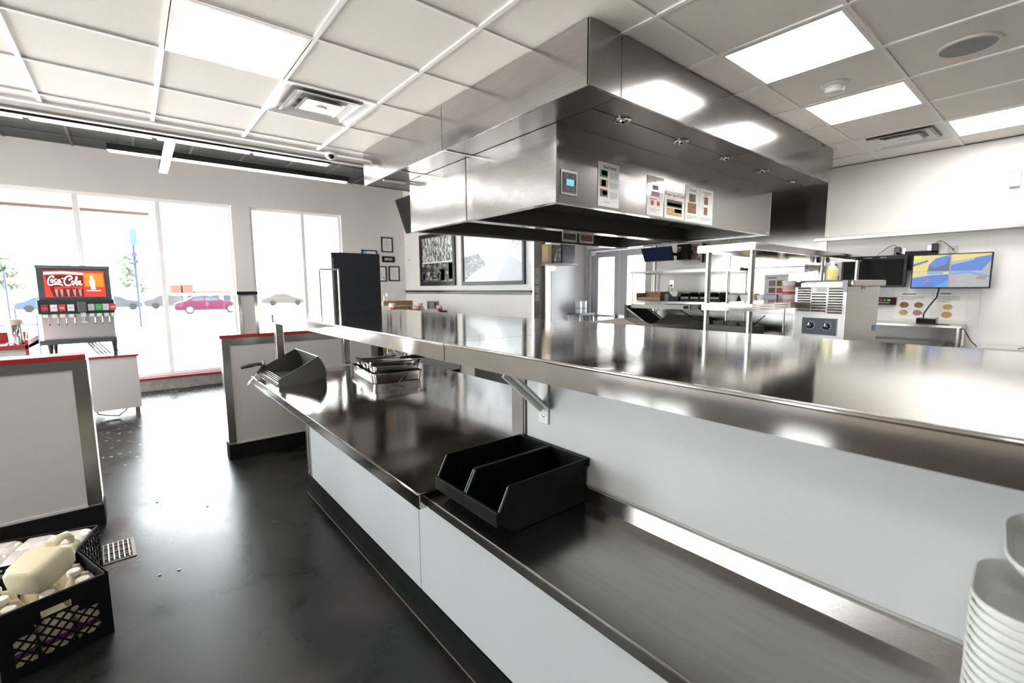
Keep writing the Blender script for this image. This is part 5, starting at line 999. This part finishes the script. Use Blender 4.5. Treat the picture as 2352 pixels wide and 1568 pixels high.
MB().loft([[Vector((.665-.10*q, 3.72-.17*q+.014*math.cos(a)*wq, .852-.055*q+.010*math.sin(a)*wq)) for a in [k*PI/4 for k in range(8)]] for q, wq in ((0, .5), (.35, .8), (.6, 1.5), (.85, 1.6), (1, .7))]).build('head', pan_steel, t, smooth=True)

# steel pans
def pan(nm, lb, M, L_, W_, h, grp, mm=pan_steel, catg='pan'):
    a, b = L_/2, W_/2; R_ = lambda z, i, r: rsq(0, 0, z, a-i, b-i, r, 5, M)
    loc = M.translation
    o = MB().loft([R_(0, .016, .03), R_(.003, .012, .034), R_(h-.012, .006, .03), R_(h-.002, .005, .03), R_(h, 0, .03), R_(h+.003, 0, .03), R_(h+.003, .010, .026), R_(h-.004, .008, .028), R_(.006, .015, .03)]).build(nm, mm, smooth=True, at=tuple(loc))
    return tag(o, lb, catg, grp)
Rz = lambda a: Matrix.Rotation(a, 4, 'Z')
base = Matrix.Translation((1.40, 3.17, .8205)) @ Rz(math.radians(-7)); WPm = base
pan('steam_pan', 'large shallow stainless pan at the bottom of the pan stack', base, .36, .58, .062, None)
for k, (dy, dz, lb) in enumerate(((-.185, 0, 'small stainless pan, nearest of three nested on the large pan'), (0, 0, 'small stainless pan, middle of three nested on the large pan'), (.185, 0, 'small stainless pan, farthest of three nested on the large pan'))):
    M = base @ Matrix.Translation((-.0+.002*k, dy, .040)) @ Matrix.Rotation(math.radians(2.5), 4, 'Y') @ Rz(.02*(k-1)); pan('small_pan', lb, M, .335, .150, .062, 'three small pans on the large pan')
pan('small_pan', 'thin long pan lid lying askew across the middle of the pan stack', base @ Matrix.Translation((0, .03, .107)) @ Matrix.Rotation(math.radians(2), 4, 'Y') @ Rz(.12), .34, .30, .010, None)
def tongs(lb, p0, p1, p2, w=.011, head=True):
    t = T('steel_tongs', lb, 'tongs', tuple(p1)); p0, p1, p2 = Vector(p0), Vector(p1), Vector(p2)
    side = (p1-p0).cross(Vector((0, 0, 1))).normalized()
    MB().tube([p1+side*.004, (p1+p2)/2+side*.012, p2+side*.004], .008, 8).build('grip', bkm, t, smooth=True); MB().tube([p1-side*.004, (p1+p2)/2-side*.012+Vector((0, 0, .008)), p2-side*.004], .008, 8).build('grip', bkm, t, smooth=True)
    d = p0-p1; up = side.cross(d).normalized(); rings = []
    for q, wq in ((0, .45), (.3, .5), (.55, .9), (.68, 1.25), (.76, 1.05), (.84, 1.35), (.91, 1.1), (.97, 1.0), (1, .4)): rings.append([p1+d*q+side*w*1.2*wq*math.cos(k*PI/4)+up*w*.45*wq*math.sin(k*PI/4) for k in range(8)])
    MB().loft(rings).build('head', mat('tongs_steel', (.62, .58, .50), .2, 1), t, smooth=True)
tongs('tongs with black grips leaning from the pans down to the counter', (1.33, 2.80, .832), (1.50, 2.95, .885), (1.62, 3.06, .925))
tongs('tongs with black grips lying across the top of the pan stack', (1.33, 3.25, .945), (1.50, 3.13, .945), (1.66, 3.05, .948))

# floor drain
t = T('floor_drain', 'square floor drain with bright steel bars beside the crates', 'drain', (-.19, 3.29, 0)); DM = Matrix.Translation((-.195, 3.29, 0)) @ Rz(math.radians(3))
MB().box(-.095, .095, -.125, .125, .0005, .0012, DM).build('pit', dark, t)
for k in range(8): MB().box(-.082+.0215*k, -.076+.0215*k, -.115, .115, .001, .010, DM).build('bar', mat('drain_bar', (.8, .82, .85), .2, 1), t)
for y in (-.07, 0, .07): MB().box(-.085, .085, y-.004, y+.004, .001, .005, DM).build('cross_bar', mat('drain_grey', (.12, .12, .12), .5, .5), t)
MB().box(.083, .100, -.125, .125, .0, .004, DM).box(-.10, -.088, -.125, .125, 0, .004, DM).box(-.088, .083, -.125, -.117, 0, .004, DM).box(-.088, .083, .117, .125, 0, .004, DM).build('frame', mat('drain_frame', (.35, .32, .30), .6), t)
# wire cable etc. tiny litter on floor
for k, (x, y) in enumerate(((-.005, 2.86), (.075, 2.85), (.02, 3.9), (.28, 3.6))):
    o = MB().prism([(x, y, .001), (x+.012, y+.003, .001), (x+.009, y+.012, .001), (x-.003, y+.008, .001)], (0, 0, .003)).build('paper_scrap', paper); tag(o, 'tiny pale paper scrap on the dark floor near the drain and aisle', 'scrap', 'paper scraps on the floor')

# milk crate with jugs
cr = mat('crate_black', (.005, .005, .0055), .5, spec=.25, bump=.0003, bscale=80)
cc = Vector((-.168, 2.493, 0)); cu_ = Vector((-.945, -.328, 0)).normalized(); cv_ = Vector((-.328, .945, 0)).normalized()
CM = Matrix(((cu_.x, cv_.x, 0, cc.x), (cu_.y, cv_.y, 0, cc.y), (0, 0, 1, 0), (0, 0, 0, 1)))      # local x to the left along the front, y back
t = T('milk_crate', 'black milk crate holding plastic jugs at lower left', 'crate', cc); t_crate = t
CS, CH, th_ = .33, .272, .006
def wall_face(O, U, N):      # lattice wall: O corner, U along, N inward
    b = MB(); Zv = Vector((0, 0, 1)); W_ = CS
    def bx(u0, u1, z0_, z1_, tt=th_): b.obox(O+U*u0+Zv*z0_, U, Zv, N, u1-u0, z1_-z0_, tt)
    bx(0, .04, 0, CH); bx(W_-.04, W_, 0, CH); bx(.04, W_-.04, 0, .045); bx(.04, W_-.04, CH-.045, CH); bx(.04, W_-.04, .19, .197); bx(.04, .1, .16, CH-.045); bx(W_-.1, W_-.04, .16, CH-.045)
    # handle opening frame
    bx(.10, .12, .19, CH-.045); bx(W_-.12, W_-.10, .19, CH-.045)
    n = 7
    for k in range(-n, 2*n):       # diagonals clipped to the window
        for s_ in (1, -1):
            u0 = .04+k*.042; pts = []
            zlo, zhi = .045, (.19)
            a = (u0, zlo) if s_ > 0 else (u0, zhi); e = (u0+(zhi-zlo), zhi) if s_ > 0 else (u0+(zhi-zlo), zlo)
            ua, ub = a[0], e[0]
            if ub < .04 or ua > W_-.04: continue
            c0_, c1_ = max(ua, .04), min(ub, W_-.04)
            f0 = (c0_-ua)/(ub-ua); f1 = (c1_-ua)/(ub-ua)
            p0 = O+U*c0_+Zv*(a[1]+(e[1]-a[1])*f0)+N*th_/2; p1 = O+U*c1_+Zv*(a[1]+(e[1]-a[1])*f1)+N*th_/2
            if (p1-p0).length > .004: b.bar(p0, p1, .006, .005, up=N)
    # rim and corner ribs
    b.obox(O+Zv*(CH-.006)-N*.002, U, Zv, N, W_, .006, .014)
    return b
Z0 = Vector((0, 0, 0))
G = lambda x, y: cc+cu_*x+cv_*y
for O, U, N in ((G(0, 0), cu_, cv_), (G(CS, CS), -cu_, -cv_), (G(0, CS), -cv_, cu_), (G(CS, 0), cv_, -cu_)): wall_face(O, U, N).build('crate_wall', cr, t)
MB().box(.006, CS-.006, .006, CS-.006, .004, .012, CM).build('crate_floor', cr, t)
jm = mat('jug_cream', (.70, .62, .42), .4, coat=.1); capm = mat('jug_cap', (.78, .75, .66), .45); lab = mat('purple_label', (.18, .03, .16), .5, nvar=.4, nscale=60)
def jug(lb, M, label_=True, cap=True, grp=None, s=1.0, jmat=None):
    t = T('plastic_jug', lb, 'jug', M.translation, group=grp); w = .073*s
    R_ = lambda z, a, r, dx=0: rsq(dx, 0, z*s, a*s, a*s, r*s, 4, M)
    MB().loft([R_(0, .055, .03), R_(.006, .068, .03), R_(.03, .074, .028), R_(.13, .074, .028), R_(.165, .066, .03), R_(.205, .042, .03, .006), R_(.228, .022, .02, .012), R_(.236, .019, .0189, .012)]).build('body', jmat or jm, t, smooth=True)
    q = lambda x, y, z: M @ Vector((x*s, y*s, z*s))
    MB().tube([q(-.012, 0, .222), q(-.045, 0, .215), q(-.062, 0, .19), q(-.064, 0, .155)], [.013*s, .015*s, .015*s, .017*s], 8).build('handle', jmat or jm, t, smooth=True)
    if cap:
        ax = (M.to_3x3() @ Vector((0, 0, 1))); MB().lathe(q(.012, 0, .234), [(.024*s, 0), (.024*s, .016*s), (.021*s, .02*s), (0, .02*s)], 18, ax=ax).build('cap', capm, t, smooth=True)
    if label_: MB().loft([R_(.03, .0722, .027), R_(.085, .0755, .028)], cap=False).build('label', lab, t)
    return t
def jm_at(x, y, z, rz=0, tx=0, ty=0): return Matrix.Translation(G(x, y)+Vector((0, 0, z))) @ Rz(rz+math.atan2(cu_.y, cu_.x)) @ Matrix.Rotation(tx, 4, 'X') @ Matrix.Rotation(ty, 4, 'Y')
SC = Matrix.Diagonal((.64, .64, .99, 1))
j0 = None
for a_, (x, xn) in enumerate(((.058, 'right'), (.165, 'middle'), (.272, 'left'))):
    for b_, (y, yn) in enumerate(((.058, 'front'), (.165, 'second'), (.272, 'rear'))):
        lb = 'small cream jug with round cap standing in the milk crate, %s row, %s one' % (yn, xn)
        if j0 is None: j0 = jug(lb, jm_at(x, y, .0125, 0) @ SC, grp='small jugs standing in the milk crate')
        else: dup(j0, G(x, y)+Vector((0, 0, .0125)), label=lb)
# the big empty jug lying on top: neck to the back right
ax_ = Vector((.135, .19, .06)).normalized()     # direction from base to neck (world)
nz = ax_; nx = Vector((0, 0, 1)); nx = (nx-nz*nx.dot(nz)).normalized(); ny = nz.cross(nx)
LM = Matrix(((-nx.x, -ny.x, nz.x, -.412), (-nx.y, -ny.y, nz.y, 2.455), (-nx.z, -ny.z, nz.z, .338), (0, 0, 0, 1)))
t = T('plastic_jug', 'large empty cream jug lying on top of the others in the crate', 'jug', LM.translation); sj = .93
def R2(z, a, b, r, dx=0): return rsq(dx*sj, 0, z*sj, a*sj, b*sj, r*sj, 5, LM)
MB().loft([R2(0, .045, .058, .03), R2(.01, .058, .068, .03), R2(.04, .064, .073, .024), R2(.14, .064, .073, .024), R2(.175, .052, .066, .024, .010), R2(.205, .038, .040, .024, .022), R2(.24, .022, .022, .02, .030), R2(.262, .0185, .0185, .0184, .030)]).build('body', jm, t, smooth=True)
q = lambda x, y, z: LM @ Vector((x*sj, y*sj, z*sj))
MB().tube([q(.018, 0, .243), q(-.012, 0, .252), q(-.040, 0, .238), q(-.052, 0, .205), q(-.050, 0, .165)], [.014*sj, .015*sj, .016*sj, .018*sj, .022*sj], 10).build('handle', jm, t, smooth=True)
MB().tube([q(.030, 0, .262), q(.030, 0, .268)], .022*sj, 14).build('neck_ring', capm, t, smooth=True)

# second crate-like tray with bagged buns behind
t = T('bread_tray', 'black slatted plastic tray of bagged buns behind the milk crate', 'tray', (-.285, 2.87, 0)); tu = Vector((-.968, .25, 0)).normalized(); tv = Vector((.25, .968, 0)).normalized(); O_ = Vector((-.30, 2.872, 0)); TW, TD, TH = .56, .29, .235
H_ = lambda a, b, z: O_+tu*a+tv*b+Vector((0, 0, z))
for (a, b), U, L_ in (((0, 0), tu, TW), ((0, TD), tu, TW), ((0, 0), tv, TD), ((TW, 0), tv, TD)):
    N = Vector((0, 0, 1)).cross(U); m_ = MB(); m_.obox(H_(a, b, TH-.012), U, UZ, N, L_, .012, .008)
    for z in (.01, .05, .09, .13, .17, .20): m_.obox(H_(a, b, z), U, UZ, N, L_, .010, .005)
    k = 0
    while k*.03 < L_: m_.obox(H_(a, b, .01)+U*k*.03, U, UZ, N, .006, TH-.02, .006); k += 1
    m_.build('tray_wall', cr, t)
MB().obox(H_(0, 0, .008), tu, tv, UZ, TW, TD, .008).build('tray_floor', cr, t)
fl = mat('bagged_bun', (.74, .67, .61), .22, coat=.6, nvar=.12, nscale=25, wav=.006, wscale=30)
lbp = ('first', 'second', 'third', 'fourth')
for i in range(4):
    for j in range(2):
        c_ = H_(.078+.135*i, .08+.132*j, .196); th2 = math.atan2(tu.y, tu.x); M = Matrix.Translation(c_) @ Rz(th2) @ Matrix.Rotation(.10*(j-.5), 4, 'X')
        rg = []
        for k in range(9):
            a = -PI/2+PI*k/8; s_ = max(.05, math.cos(a))**.45; rg.append(rsq(0, 0, .048*math.sin(a), .067*s_, .067*s_, .018*s_, 4, M))
        o = MB().loft(rg).build('bagged_buns', fl, smooth=True, at=tuple(c_)); tag(o, 'clear bag of buns, %s from the right in the %s row of the black tray' % (lbp[i], 'front' if j == 0 else 'back'), 'bag', 'bagged buns in the black tray')
        o2 = o.copy(); C.objects.link(o2); o2.location.z -= .098; tag(o2, 'clear bag of buns under the upper layer, %s from the right, %s row' % (lbp[i], 'front' if j == 0 else 'back'), 'bag', 'bagged buns in the black tray')
